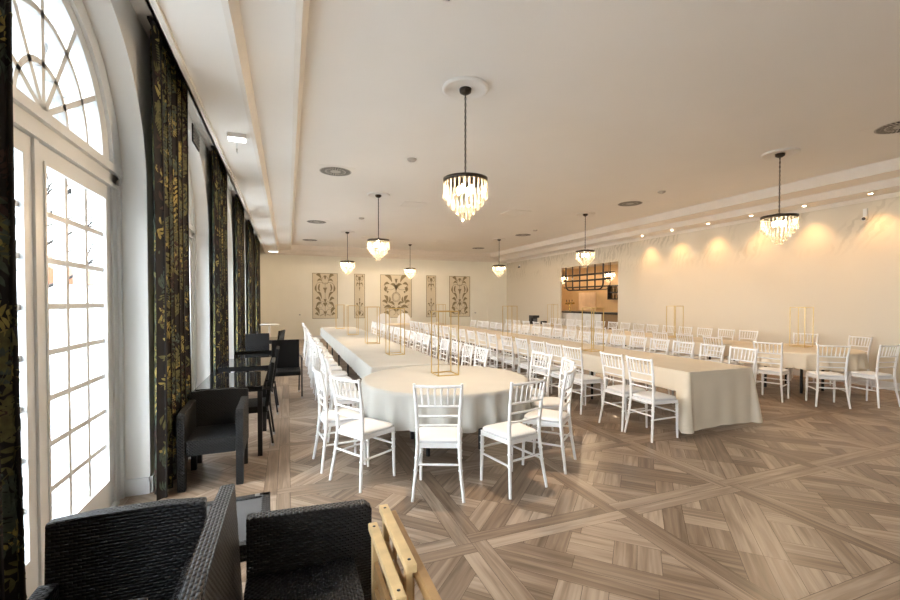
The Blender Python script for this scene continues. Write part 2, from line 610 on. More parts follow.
def baseboard(name, runs):
    mb = MB()
    for (x0, x1, y0, y1) in runs:
        mb.box(x0, x1, y0, y1, 0, 0.11)
        s = 0.005
        mb.box(x0 + s * (x1 - x0 > 0.05), x1 - s * (x1 - x0 > 0.05), y0, y1, 0.11, 0.135)
    struct(mb.build(name, M['white']))
runs = []
edges = [YF]
for c in WC:
    edges += [c - AR, c + AR]
edges.append(YB)
for i in range(0, len(edges), 2):
    if edges[i + 1] - edges[i] < 0.05: continue
    runs.append((XL, XL + 0.018, edges[i] , edges[i + 1]))
for c in WC:
    runs.append((XL - 0.19, XL, c + AR - 0.018, c + AR))
    runs.append((XL - 0.19, XL, c - AR, c - AR + 0.018))
baseboard('baseboard_left', runs)
baseboard('baseboard_back', [(0.62, 9.2, YB - 0.018, YB), (XL, -0.44, YB - 0.018, YB)])
baseboard('baseboard_right', [(XR - 0.018, XR, YF, BY0), (XR - 0.018, XR, BY1, YB)])
mb = MB()
mb.box(XR - 0.05, XR, YF, YB, ZS - 0.035, ZS)
mb.box(XR - 0.025, XR, YF, YB, ZS - 0.075, ZS - 0.035)
mb.box(-0.8, XR, YB - 0.05, YB, ZS - 0.035, ZS)
struct(mb.build('trim_1', M['trim']))

# ------------------------------------------------------------------ French windows with fanlights
def make_window(idx, c):
    xg = -1.31                      # plane of the joinery
    root = bpy.data.objects.new('window_%d' % idx, None)
    COL.objects.link(root)
    root.location = (xg, c, 0)
    struct(root)
    d0, d1 = -0.04, 0.04
    hw = AR - 0.005
    fz = 2.65                       # top of the transom
    JO = -0.095                     # the leaves meet off centre
    sd_ = -0.015                     # the leaves stand back from the frame face
    mb = MB()
    for s in (-1, 1):
        a, b = sorted((s * hw, s * (hw - 0.13)))
        mb.box(d0 - 0.04, d1, a, b, 0, AZ + 0.02)
        a, b = sorted((s * hw, s * (hw - 0.045)))
        mb.box(d1, d1 + 0.02, a, b, 0, AZ + 0.02)
    mb.box(d0 - 0.04, d1, -hw, hw, 2.485, fz)
    mb.box(d1, d1 + 0.03, -hw, hw, 2.59, fz)
    mb.box(d1, d1 + 0.015, -hw, hw, 2.485, 2.515)
    n = 32
    R1 = 0.84
    def ringpts(r, cz):
        return [(-r * math.cos(PI * k / n), cz + r * math.sin(PI * k / n)) for k in range(n + 1)]
    outer = ringpts(AR - 0.002, AZ)
    inner = ringpts(R1, fz)
    mid = ringpts(R1 + 0.09, fz - 0.05)
    for x in (d1, d0):
        mb.grid([[(x, y, z) for y, z in outer], [(x, y, z) for y, z in inner]], smooth=False)
    mb.grid([[(d1, y, z) for y, z in inner], [(d0, y, z) for y, z in inner]])
    mb.grid([[(d1 + 0.025, y, z) for y, z in outer], [(d1 + 0.025, y, z) for y, z in mid]], smooth=False)
    mb.grid([[(d1 + 0.025, y, z) for y, z in mid], [(d1, y, z) for y, z in mid]])
    mb.build('window_frame', M['white'], root)
    mb = MB()
    def hoop(r, hw_, x0, x1):
        for k in range(n):
            P = []
            for a in (PI * k / n, PI * (k + 1) / n):
                for rr in (r - hw_, r + hw_):
                    P.append((-rr * math.cos(a), fz + rr * math.sin(a)))
            vs_ = [(x, y, z) for x in (x0, x1) for y, z in P]
            mb.add(vs_, [(0, 1, 3, 2), (4, 6, 7, 5), (0, 2, 6, 4), (1, 5, 7, 3)])
    for r in (0.28, 0.56):
        hoop(r, 0.017, -0.02, 0.035)
    hoop(R1 - 0.02, 0.02, -0.03, 0.04)
    for k in range(1, 6):
        a = PI * k / 6
        xf = Matrix.Translation((0, 0, fz)) @ Matrix.Rotation(a - PI / 2, 4, 'X')
        mb.box(-0.02, 0.035, -0.018, 0.018, 0.0, R1 + 0.02, xf=xf)
    mb.build('fanlight_bars', M['white'], root)
    mb = MB()
    for k in range(1, 6):
        a = PI * k / 6
        xf = Matrix.Translation((-0.10, 0.02, fz)) @ Matrix.Rotation(a - PI / 2, 4, 'X')
        mb.box(-0.015, 0.015, -0.02, 0.02, 0.0, R1 + 0.1, xf=xf)
    mb.build('outer_fan_sash', M['white'], root)
    MB().add([(0, -R1 * math.cos(PI * k / n), fz + R1 * math.sin(PI * k / n)) for k in range(n + 1)], [tuple(range(n + 1))]).build('fanlight_pane', M['pane'], root)
    for s in (-1, 1):
        ya, yb = (JO + 0.002, hw - 0.13) if s > 0 else (-(hw - 0.13), JO - 0.002)
        st = 0.115
        z0, z1 = 0.02, 2.48
        bt = 0.21
        a0, a1 = sd_ + d0 + 0.01, sd_ + d1
        mb = MB()
        mb.box(a0, a1, ya, ya + st, z0, z1)
        mb.box(a0, a1, yb - st, yb, z0, z1)
        mb.box(a0, a1, ya + st, yb - st, z0, z0 + bt)
        mb.box(a0, a1, ya + st, yb - st, z1 - 0.11, z1)
        gy0, gy1, gz0, gz1 = ya + st, yb - st, z0 + bt, z1 - 0.11
        for (a, b, e, f) in ((gy0 - 0.02, gy0, gz0 - 0.02, gz1 + 0.02), (gy1, gy1 + 0.02, gz0 - 0.02, gz1 + 0.02)):
            mb.box(a1, a1 + 0.008, a, b, e, f)
        mb.box(a1, a1 + 0.008, gy0, gy1, gz0 - 0.02, gz0)
        mb.box(a1, a1 + 0.008, gy0, gy1, gz1, gz1 + 0.02)
        if s > 0:
            mb.box(a1, a1 + 0.014, JO - 0.02, JO + 0.025, z0, z1)
        for k in (1, 2):
            y = gy0 + (gy1 - gy0) * k / 3
            mb.box(a0 + 0.02, a1 - 0.012, y - 0.019, y + 0.019, gz0, gz1)
        for k in range(1, 8):
            z = gz0 + (gz1 - gz0) * k / 8
            mb.box(a0 + 0.021, a1 - 0.013, gy0, gy1, z - 0.017, z + 0.017)
        leaf = mb.build('window_leaf', M['white'], root)
        MB().add([(sd_, gy0, gz0), (sd_, gy1, gz0), (sd_, gy1, gz1), (sd_, gy0, gz1)], [(0, 1, 2, 3)]).build('pane', M['pane'], leaf)
        ms = MB()
        for k in range(0, 4):
            y = gy0 + (gy1 - gy0) * k / 3 + 0.03
            ms.box(-0.17, -0.14, y - 0.028, y + 0.028, gz0 - 0.1, gz1 + 0.1)
        ms.box(-0.168, -0.142, gy0, gy1 + 0.03, gz0 - 0.1, gz0 + 0.02)
        ms.build('outer_sash', M['white'], leaf)
    # threshold
    MB().box(d0 - 0.09, d1 + 0.02, -hw + 0.13, hw - 0.13, 0, 0.018).build('threshold', M['white'], root)
    # daylight portal: only guides sampling of the sky through the opening
    ld = bpy.data.lights.new('sky_portal', 'AREA')
    ld.shape = 'RECTANGLE'
    ld.size = 3.66; ld.size_y = 2.2
    ld.cycles.is_portal = True
    lo = bpy.data.objects.new('sky_portal', ld)
    COL.objects.link(lo)
    lo.location = (XO - 0.14, c, 1.84)
    lo.rotation_euler = (0, -PI / 2, 0)
for i, c in enumerate(WC):
    make_window(i + 1, c)

# ------------------------------------------------------------------ back wall doors
def back_door(idx, x0, x1, ztop, knob_x):
    root = bpy.data.objects.new('door_%d' % idx, None)
    COL.objects.link(root); root.location = (0, YB, 0); struct(root)
    mb = MB()
    mb.box(x0 - 0.07, x0, -0.025, 0, 0, ztop + 0.07)
    mb.box(x1, x1 + 0.07, -0.025, 0, 0, ztop + 0.07)
    mb.box(x0, x1, -0.025, 0, ztop, ztop + 0.07)
    mb.build('door_frame', M['wall'], root)
    mb = MB()
    mb.box(x0 + 0.006, x1 - 0.006, -0.016, 0, 0.008, ztop - 0.006)
    leaf = mb.build('door_leaf', M['wall'], root)
    k = MB()
    xf = Matrix.Translation((knob_x, -0.016, 1.03)) @ Matrix.Rotation(PI / 2, 4, 'X')
    k.lathe([(0.035, 0), (0.035, 0.008), (0.012, 0.01), (0.012, 0.04), (0.03, 0.05), (0.032, 0.065), (0.0, 0.075)], 12, xf=xf)
    k.build('knob', M['steel'], leaf)
back_door(1, -0.36, 0.55, 2.03, 0.47)
back_door(2, 8.35, 9.15, 2.03, 8.47)

# ------------------------------------------------------------------ curtains
def curtain_profile(width, folds, amp, seed):
    rnd = random.Random(seed)
    ph = [rnd.uniform(-0.4, 0.4) for _ in range(folds + 2)]
    am = [rnd.uniform(0.65, 1.0) for _ in range(folds + 2)]
    pts = []
    n = folds * 14
    for i in range(n + 1):
        t = i / n
        k = t * folds
        j = int(k)
        a = am[j] * (1 - (k - j)) + am[j + 1] * (k - j)
        p = ph[j] * (1 - (k - j)) + ph[j + 1] * (k - j)
        y = t * width + 0.018 * math.sin(4 * PI * k + p)
        x = amp * a * math.sin(2 * PI * k + p)
        pts.append((x, y))
    return pts

def make_curtain(label, loc, width, seed):
    prof = curtain_profile(width, 6, 0.062, seed)
    z0, z1 = 0.015, 3.79
    s = [0]
    for a, b in zip(prof[:-1], prof[1:]):
        s.append(s[-1] + math.hypot(b[0] - a[0], b[1] - a[1]))
    L = s[-1]
    def at(q, z, off=0.0):
        q = min(max(q, 0), L - 1e-6)
        lo, hi = 0, len(s) - 1
        while hi - lo > 1:
            m_ = (lo + hi) // 2
            if s[m_] <= q: lo = m_
            else: hi = m_
        k = (q - s[lo]) / (s[hi] - s[lo])
        x = prof[lo][0] + (prof[hi][0] - prof[lo][0]) * k
        y = prof[lo][1] + (prof[hi][1] - prof[lo][1]) * k
        tx, ty = prof[hi][0] - prof[lo][0], prof[hi][1] - prof[lo][1]
        d = math.hypot(tx, ty)
        # room side of the cloth
        nx, ny = ty / d, -tx / d
        g = 1 - 0.10 * math.sin(PI * (z - z0) / (z1 - z0))
        return Vector((x * (0.8 + 0.2 * (z1 - z) / (z1 - z0)) + nx * off, width / 2 + (y - width / 2) * g + ny * off, z))
    mb = MB()
    zs = [z0 + (z1 - z0) * i / 12 for i in range(13)]
    mb.grid([[at(q, z) for q in s] for z in zs], 0, True)
    mb.grid([[at(q, z, -0.006) for q in s] for z in zs], 0, True)
    rnd = random.Random(seed + 50)
    def leaf(q, z, ang, ln, wd, mi):
        leaf1(q, z, ang, ln, wd, mi, 0.0022)
        leaf1(q, z, ang, ln, wd, mi, -0.0082)
    def leaf1(q, z, ang, ln, wd, mi, off_):
        segs = 4
        rows = []
        ca, sa = math.cos(ang), math.sin(ang)
        for i in range(segs + 1):
            t = i / segs
            half = wd * math.sin(PI * min(1, t * 0.94 + 0.03)) ** 0.8
            bend = 0.10 * ln * math.sin(PI * t)
            row = []
            for w_ in (-half, half):
                u = t * ln; v = w_ + bend
                qq, zz = q + u * ca - v * sa, z + u * sa + v * ca
                if not (0.005 < qq < L - 0.005 and z0 < zz < z1):
                    return
                row.append(at(qq, zz, off_))
            rows.append(row)
        mb.grid(rows, mi, True)
    mats = [1, 2, 2, 2, 3, 3, 4]
    for _ in range(480):
        q, z = rnd.uniform(0, L), rnd.uniform(z0, z1)
        mi = rnd.choice(mats)
        ang = rnd.uniform(0, 2 * PI)
        kind = rnd.random()
        if kind < 0.55:      # sprig with paired leaves
            n = rnd.randint(4, 7); step = rnd.uniform(0.036, 0.056)
            ln = rnd.uniform(0.06, 0.11)
            for i in range(n):
                qq, zz = q + math.cos(ang) * step * i, z + math.sin(ang) * step * i
                f = 1 - 0.08 * i
                leaf(qq, zz, ang + 0.85, ln * f, ln * f * 0.17, mi)
                leaf(qq, zz, ang - 0.85, ln * f, ln * f * 0.17, mi)
            leaf(q + math.cos(ang) * step * n, z + math.sin(ang) * step * n, ang, ln, ln * 0.17, mi)
            leaf(q, z, ang, step * n, 0.003, mi)
        elif kind < 0.85:    # fern frond
            n = 11; step = 0.02
            for i in range(n):
                qq, zz = q + math.cos(ang) * step * i, z + math.sin(ang) * step * i
                f = math.sin(PI * (i + 1.5) / (n + 2))
                leaf(qq, zz, ang + 1.15, 0.085 * f, 0.008, mi)
                leaf(qq, zz, ang - 1.15, 0.085 * f, 0.008, mi)
        else:                # five-petal flower
            for i in range(5):
                leaf(q, z, ang + i * 2 * PI / 5, 0.045, 0.013, rnd.choice((1, 1, 2)))
    c = thing('curtain', label, 'curtain', loc, 0, 'dark leaf-print curtains')
    mb.build('drape', [M['curtain'], M['leaf_gold'], M['leaf_olive'], M['leaf_teal'], M['leaf_rust']], c)
    hd = MB()
    hd.box(-0.03, 0.03, 0.0, width, z1, z1 + 0.02)
    hd.build('curtain_rail', M['black'], c)
    return c

cx_ = -0.975
make_curtain('dark leaf-print curtain at the photo\'s left edge, nearest the camera', (cx_ + 0.0, 1.30, 0), 0.85, 3)
c0 = make_curtain('dark leaf-print curtain hanging beside the arched window, behind the near wicker armchair', (cx_, 3.95, 0), 1.16, 11)
for i, lb in enumerate(('second dark leaf-print curtain beyond the arched window, behind the glass tables',
                        'third dark leaf-print curtain beyond the arched window along the row',
                        'fourth dark leaf-print curtain beyond the arched window along the row',
                        'farthest dark leaf-print curtain, next to the corner by the white door')):
    dup(c0, (cx_, 3.95 + 2.95 * (i + 1), 0), 0, lb)

# ------------------------------------------------------------------ chandeliers
def make_chandelier(label):
    root = thing('chandelier', label, 'chandelier', group='crystal chandeliers of the hall')
    # origin: centre of the ring; ceiling is 0.92 above
    H = 0.96
    MB().lathe([(0.24, H - 0.001), (0.24, H - 0.022), (0.225, H - 0.03), (0.20, H - 0.022), (0.185, H - 0.012), (0.0, H - 0.012)][::-1], 40).build('ceiling_rosette', M['ceiling'], root)
    MB().lathe([(0.0, H - 0.07), (0.03, H - 0.065), (0.06, H - 0.045), (0.065, H - 0.013), (0.0, H - 0.012)], 24).build('canopy', M['bronze'], root)
    mb = MB()
    n = 26
    z_hi, z_lo = H - 0.06, 0.05
    for i in range(n):
        zc = z_lo + (z_hi - z_lo) * (i + 0.5) / n
        hl = (z_hi - z_lo) / n * 0.66
        pts = [(0.008 * math.cos(a), 0.0, zc + hl * math.sin(a)) for a in [2 * PI * k / 8 for k in range(9)]]
        mb.tube(pts, 0.0042, 5, caps=False, xf=Matrix.Rotation((i % 2) * PI / 2, 4, 'Z'))
    mb.tube([(0.004, 0, z_lo), (0.006, 0.004, 0.5), (0.003, 0, z_hi)], 0.0025, 5)
    mb.build('chain', M['bronze'], root)
    mb = MB()
    mb.lathe([(0.218, -0.02), (0.232, -0.02), (0.234, 0.016), (0.218, 0.016), (0.218, -0.02)], 48)
    for k in range(3):
        a = 2 * PI * k / 3
        mb.tube([(0.222 * math.cos(a), 0.222 * math.sin(a), 0.01), (0, 0, 0.06)], 0.004, 6)
    mb.tube([(0, 0, -0.10), (0, 0, 0.07)], 0.006, 6)
    for k in range(4):
        a = PI * k / 4
        mb.tube([(0.22 * math.cos(a), 0.22 * math.sin(a), 0.0), (-0.22 * math.cos(a), -0.22 * math.sin(a), 0.0)], 0.004, 5)
    mb.build('ring_frame', M['bronze'], root)
    tiers = [(0.222, 28, -0.022, -0.13, 0.010), (0.224, 28, -0.125, -0.20, 0.015), (0.180, 23, -0.165, -0.265, 0.015), (0.136, 17, -0.225, -0.31, 0.015),
             (0.090, 12, -0.275, -0.36, 0.015), (0.044, 7, -0.32, -0.415, 0.015)]
    for (r, n, zt, zb, wd) in tiers:
        mb = MB()
        for k in range(n):
            a = 2 * PI * k / n
            xf = Matrix.Rotation(a, 4, 'Z') @ Matrix.Translation((r, 0, 0))
            prof = [(0.0, zt), (wd * 0.7, zt - 0.008), (wd * 0.9, zb + 0.03), (wd, zb + 0.018), (0.0, zb)]
            mb.lathe(prof[::-1], 6, xf=xf, smooth=False)
        mb.build('crystal_tier', M['crystal'], root)
    for k in range(4):
        a = PI / 4 + PI / 2 * k
        c = (0.075 * math.cos(a), 0.075 * math.sin(a), -0.10)
        mb = MB()
        mb.lathe([(0.008, 0.045), (0.018, 0.025), (0.022, 0.0), (0.014, -0.03), (0.0, -0.045)][::-1], 12, c)
        mb.build('bulb', M['bulb'], root)
    return root

def chandelier_light(x, y, z, power):
    ld = bpy.data.lights.new('chandelier_glow', 'POINT')
    ld.energy = power
    ld.color = (1.0, 0.75, 0.50)
    ld.shadow_soft_size = 0.03
    lo = bpy.data.objects.new('chandelier_glow', ld)
    COL.objects.link(lo)
    lo.location = (x, y, z - 0.035)

ZR = 2.86
spots_c = [(1.745, 4.12, 'nearest crystal chandelier, hanging over the round end of the window-side table'),
           (1.78, 8.85, 'crystal chandelier over the middle of the window-side long table'),
           (1.80, 13.94, 'crystal chandelier over the far end of the window-side long table'),
           (6.92, 4.23, 'large crystal chandelier against the spotlit wall at the right'),
           (7.08, 8.9, 'crystal chandelier hanging just before the lit bar opening'),
           (7.10, 13.65, 'crystal chandelier hanging near the far right corner'),
           (4.48, 16.1, 'farthest crystal chandelier, before the wide middle ornament panel')]
ch0 = make_chandelier(spots_c[0][2])
for i, (x, y, lb) in enumerate(spots_c):
    if i == 0:
        ch0.location = (x, y, ZR)
    else:
        dup(ch0, (x, y, ZR), 0.3 * i, lb)
    chandelier_light(x, y, ZR, CHANDELIER_W * (0.65 if x > 5 else 1.1))

# ------------------------------------------------------------------ downlights washing the right wall
dl = None
names = ['first', 'second', 'third', 'fourth', 'fifth', 'sixth', 'seventh', 'eighth', 'ninth', 'tenth', 'eleventh', 'twelfth',
         'thirteenth', 'fourteenth', 'fifteenth', 'sixteenth', 'seventeenth', 'eighteenth', 'nineteenth', 'twentieth']
DY = [9.8, 8.75, 7.68, 6.62, 5.56, 4.5]
for i, y in enumerate(DY):
    lb = '%s recessed spotlight from the bar opening, above the right wall' % names[i].capitalize()
    lb = lb[0].lower() + lb[1:]
    if dl is None:
        dl = thing('recessed_spotlight', lb, 'spotlight', (9.86, y, ZS), 0, 'spotlights above the right wall')
        MB().lathe([(0.03, -0.001), (0.046, -0.006), (0.05, -0.001)][::-1], 20).build('bezel', M['trim'], dl)
        MB().lathe([(0.0, -0.003), (0.032, -0.003), (0.032, -0.001)], 16).build('lens', M['lamp_lens'], dl)
    else:
        dup(dl, (9.86, y, ZS), 0, lb)
    ld = bpy.data.lights.new('spotlight_beam', 'SPOT')
    ld.energy = DOWNLIGHT_W
    ld.color = (1.0, 0.53, 0.20)
    ld.spot_size = math.radians(86)
    ld.spot_blend = 1.0
    ld.shadow_soft_size = 0.03
    lo = bpy.data.objects.new('spotlight_beam', ld)
    COL.objects.link(lo)
    lo.location = (9.86, y, ZS - 0.02)
    lo.rotation_euler = (0, math.radians(-9), 0)

# ------------------------------------------------------------------ ceiling fittings
def round_vent(label, x, y):
    o = thing('ceiling_vent', label, 'vent', (x, y, ZC), 0, 'round swirl vents in the ceiling')
    MB().box(-0.3, 0.3, -0.3, 0.3, -0.004, 0).build('mounting_plate', M['ceiling'], o)
    MB().lathe([(0.0, -0.006), (0.255, -0.006), (0.265, -0.0045)], 40).build('disc', M['vent'], o)
    mb = MB()
    for r0, r1, n in ((0.17, 0.245, 32), (0.09, 0.155, 20)):
        for k in range(n):
            a = 2 * PI * k / n
            xf = Matrix.Rotation(a, 4, 'Z')
            w0 = PI * r0 / n * 0.62
            mb.add([(r0, -w0, -0.0065), (r1, -w0 * 1.3, -0.0065), (r1, w0 * 1.3, -0.0065), (r0, w0, -0.0065)], [(0, 3, 2, 1)], xf=xf)
    mb.build('slot', M['dark'], o)
    return o
rv = None
for x, y, lb in ((0.78, 7.54, 'nearest round ceiling vent, on the window side'), (0.77, 12.5, 'second round ceiling vent on the window side'),
                 (0.77, 16.3, 'farthest round ceiling vent on the window side'), (7.3, 3.02, 'round ceiling vent cut by the right edge of the photo'),
                 (7.3, 7.62, 'round ceiling vent between the two right-hand chandeliers'), (7.4, 12.5, 'round ceiling vent behind the bar-side chandelier'),
                 (7.5, 16.3, 'round ceiling vent nearest the far right corner')):
    if rv is None:
        rv = round_vent(lb, x, y)
    else:
        dup(rv, (x, y, ZC), 0, lb)
def square_vent(label, x, y):
    o = thing('ceiling_grille', label, 'vent', (x, y, ZC), 0, 'square louvred ceiling grilles')
    mb = MB()
    for k in range(4):
        xf = Matrix.Rotation(PI / 2 * k, 4, 'Z')
        mb.box(-0.29, 0.29, -0.29, -0.25, -0.014, 0, xf=xf)
    mb.build('frame', M['ceiling'], o)
    MB().box(-0.25, 0.25, -0.25, 0.25, -0.003, 0).build('backing', M['dark'], o)
    for k in range(6):
        y0 = -0.25 + 0.5 * k / 6
        MB().add([(-0.25, y0 + 0.01, -0.003), (0.25, y0 + 0.01, -0.003), (0.25, y0 + 0.055, -0.016), (-0.25, y0 + 0.055, -0.016)], [(0, 1, 2, 3)]).build('louvre', M['ceiling'], o)
    return o
sv = None
for x, y, lb in ((2.72, 9.49, 'nearer square ceiling grille on the window side'), (5.36, 9.43, 'nearer square ceiling grille in the middle of the ceiling'),
                 (2.72, 15.0, 'farther square ceiling grille on the window side'), (5.45, 15.0, 'farther square ceiling grille in the middle of the ceiling'),
                 (0.88, 2.72, 'square ceiling grille at the top edge of the photo')):
    if sv is None:
        sv = square_vent(lb, x, y)
    else:
        dup(sv, (x, y, ZC), 0, lb)
sd = None
for x, y, lb in ((1.83, 6.46, 'white smoke detector behind the nearest chandelier'), (7.1, 6.56, 'white smoke detector before the right round vent'),
                 (7.24, 11.5, 'small white smoke detector behind the bar-side chandelier'), (1.86, 11.5, 'small white smoke detector over the window-side table')):
    if sd is None:
        sd = thing('smoke_detector', lb, 'smoke detector', (x, y, ZC), 0, 'smoke detectors')
        MB().lathe([(0.0, -0.035), (0.05, -0.033), (0.07, -0.018), (0.075, 0.0)], 20).build('body', M['vent'], sd)
        MB().lathe([(0.0, -0.04), (0.02, -0.04), (0.022, -0.033)], 12).build('sensor', M['vent'], sd)
    else:
        dup(sd, (x, y, ZC), 0, lb)

el = thing('emergency_light', 'bright white emergency light box on the soffit above the windows', 'emergency light', (-0.54, 5.55, ZS))
MB().box(-0.10, 0.10, -0.06, 0.06, -0.05, 0, bev=0.006).build('housing', M['plastic'], el)
MB().box(-0.09, 0.09, -0.05, 0.05, -0.07, -0.05).build('diffuser', M['sign_light'], el)
MB().box(-0.006, 0.006, -0.035, 0.035, -0.21, -0.07).build('sign_plate', M['pane'], el)
MB().box(-0.007, 0.007, -0.02, 0.02, -0.2, -0.17).build('plate_tip', M['vent'], el)
el2 = thing('emergency_light', 'white emergency light box at the far end of the soffit, by the corner', 'emergency light', (-0.5, 17.6, ZS))
MB().box(-0.17, 0.17, -0.06, 0.06, -0.05, 0, bev=0.006).build('housing', M['plastic'], el2)
MB().box(-0.155, 0.155, -0.05, 0.05, -0.07, -0.05).build('diffuser', M['sign_light'], el2)

sc = thing('security_camera', 'small white security camera with dark lens on the right wall', 'camera', (XR - 0.02, 4.72, 3.16))
MB().box(-0.01, 0.02, -0.03, 0.03, -0.02, 0.18).build('bracket', M['plastic'], sc)
MB().tube([(0.0, 0, 0.0), (-0.09, -0.02, -0.02)], 0.038, 14).build('body', M['plastic'], sc)
MB().tube([(-0.085, -0.019, -0.019), (-0.096, -0.021, -0.0215)], 0.03, 14).build('lens', M['black'], sc)
sc2 = thing('security_camera', 'tiny dark security camera near the far right corner', 'camera', (XR - 0.02, 17.5, 3.2))
MB().box(-0.01, 0.02, -0.03, 0.03, -0.02, 0.1).build('bracket', M['plastic'], sc2)
MB().tube([(0.0, 0, 0.0), (-0.09, -0.05, -0.02)], 0.035, 12).build('body', M['black'], sc2)

wv_ = thing('wall_grille', 'dark louvred grille high on the window wall', 'vent', (XL, 6.2, 3.66))
MB().box(0, 0.012, -0.2, 0.2, -0.11, 0.11).build('frame', M['black'], wv_)
for k in range(5):
    MB().box(0.012, 0.022, -0.18, 0.18, -0.09 + 0.04 * k, -0.075 + 0.04 * k).build('louvre', M['vent'], wv_)

# ------------------------------------------------------------------ ornament panels on the back wall
def ornament(mb, cx, cz, sx, sz, items, y):
    """items: leaves and stems in unit coordinates, mirrored left to right"""
    def leafpts(x, z, ang, ln, wd):
        out = []
        n = 8
        for i in range(n + 1):
            t = i / n
            out.append((t * ln, 0.9 * wd * math.sin(PI * t) ** 0.8 + 0.18 * ln * math.sin(PI * t)))
        for i in range(n - 1, 0, -1):
            t = i / n
            out.append((t * ln, -wd * 0.55 * math.sin(PI * t) ** 0.8 + 0.18 * ln * math.sin(PI * t)))
        ca, sa = math.cos(ang), math.sin(ang)
        return [(x + u * ca - v * sa, z + u * sa + v * ca) for u, v in out]
    for it in items:
        for sgn in (1, -1):
            if it[0] == 'leaf':
                _, x, z, ang, ln, wd = it
                pts = leafpts(x, z, ang, ln, wd)
                P = [(cx + sgn * px * sx, cz + pz * sz) for px, pz in pts]
                n = len(P)
                vs_ = [(px, y, pz) for px, pz in P] + [(px, y - 0.004, pz) for px, pz in P]
                fs = []
                h = n // 2
                for i in range(h):
                    a, b = i, i + 1
                    c_, d_ = (n - i) % n, (n - i - 1) % n
                    for o in (n,):
                        q = [o + a, o + b, o + d_, o + c_]
                        q = list(dict.fromkeys(q))
                        if len(q) > 2:
                            fs.append(tuple(q))
                for i in range(n):
                    fs.append((i, (i + 1) % n, n + (i + 1) % n, n + i))
                mb.add(vs_, fs)
            elif it[0] == 'stem':
                pts = it[1]
                mb.tube([(cx + sgn * px * sx, y - 0.002, cz + pz * sz) for px, pz in pts], it[2], 4, smooth=False)
            elif it[0] == 'oval':
                _, x, z, a, b, r = it
                mb.tube([(cx + sgn * (x + a * math.cos(2 * PI * k / 24)) * sx, y - 0.002, cz + (z + b * math.sin(2 * PI * k / 24)) * sz) for k in range(25)], r, 4, smooth=False, caps=False)

def arc(x, z, r, a0, a1, n=10, e=1.0):
    return [(x + r * math.cos(a0 + (a1 - a0) * i / n) , z + e * r * math.sin(a0 + (a1 - a0) * i / n)) for i in range(n + 1)]
R = math.radians
wide = [('stem', [(0, -0.46), (0, 0.30)], 0.009),
        ('stem', arc(0.0, 0.34, 0.13, R(-60), R(90), 12, 0.7), 0.010),
        ('leaf', 0.0, 0.36, R(60), 0.10, 0.05),
        ('leaf', 0.14, 0.36, R(25), 0.24, 0.05), ('leaf', 0.12, 0.33, R(-5), 0.20, 0.03),
        ('stem', arc(0.17, 0.20, 0.2, R(10), R(150), 12, 0.5), 0.010),
        ('leaf', 0.34, 0.25, R(-95), 0.17, 0.05), ('leaf', 0.25, 0.25, R(-110), 0.16, 0.04), ('leaf', 0.20, 0.27, R(-80), 0.10, 0.03),
        ('leaf', 0.0, 0.08, R(50), 0.13, 0.04), ('leaf', 0.0, 0.05, R(75), 0.10, 0.03),
        ('leaf', 0.13, -0.08, R(40), 0.26, 0.045), ('leaf', 0.16, -0.12, R(15), 0.22, 0.045), ('leaf', 0.13, -0.15, R(-30), 0.28, 0.045),
        ('stem', [(0, -0.2), (0.08, -0.12), (0.2, -0.12), (0.3, -0.05)], 0.009),
        ('leaf', 0.0, -0.17, R(60), 0.12, 0.04), ('leaf', 0.0, -0.24, R(40), 0.12, 0.04),
        ('stem', arc(0.17, -0.22, 0.075, R(-120), R(200), 14, 0.6), 0.009),
        ('stem', arc(0.17, -0.36, 0.12, R(40), R(330), 14, 0.55), 0.009),
        ('leaf', 0.22, -0.40, R(35), 0.22, 0.06), ('leaf', 0.25, -0.44, R(15), 0.16, 0.04),
        ('leaf', 0.0, -0.44, R(60), 0.12, 0.04), ('stem', arc(0.1, -0.45, 0.1, R(0), R(180), 10, 0.4), 0.009)]
middle = [('oval', 0.0, -0.02, 0.13, 0.11, 0.011), ('oval', 0.0, -0.02, 0.10, 0.085, 0.008),
          ('leaf', 0.0, 0.17, R(30), 0.22, 0.05), ('leaf', 0.0, 0.13, R(60), 0.16, 0.05),
          ('leaf', 0.13, 0.32, R(35), 0.28, 0.06), ('leaf', 0.2, 0.28, R(-10), 0.2, 0.04),
          ('stem', arc(0.19, 0.25, 0.17, R(-170), R(60), 14, 0.6), 0.010), ('leaf', 0.33, 0.24, R(-100), 0.14, 0.05), ('leaf', 0.27, 0.22, R(-70), 0.12, 0.04),
          ('stem', [(0, 0.1), (0, 0.42)], 0.010), ('leaf', 0.0, 0.3, R(65), 0.12, 0.04),
          ('leaf', 0.28, 0.07, R(80), 0.06, 0.04), ('leaf', 0.28, -0.15, R(60), 0.2, 0.06), ('leaf', 0.28, -0.18, R(20), 0.18, 0.045), ('leaf', 0.26, -0.15, R(110), 0.16, 0.04),
          ('stem', [(0.05, -0.16), (0.12, -0.2), (0.2, -0.24), (0.32, -0.24), (0.42, -0.2)], 0.010),
          ('leaf', 0.05, -0.22, R(20), 0.2, 0.04), ('leaf', 0.12, -0.3, R(5), 0.28, 0.05), ('leaf', 0.0, -0.36, R(25), 0.2, 0.05),
          ('stem', arc(0.12, -0.38, 0.1, R(0), R(250), 12, 0.6), 0.010), ('leaf', 0.2, -0.44, R(15), 0.2, 0.05)]
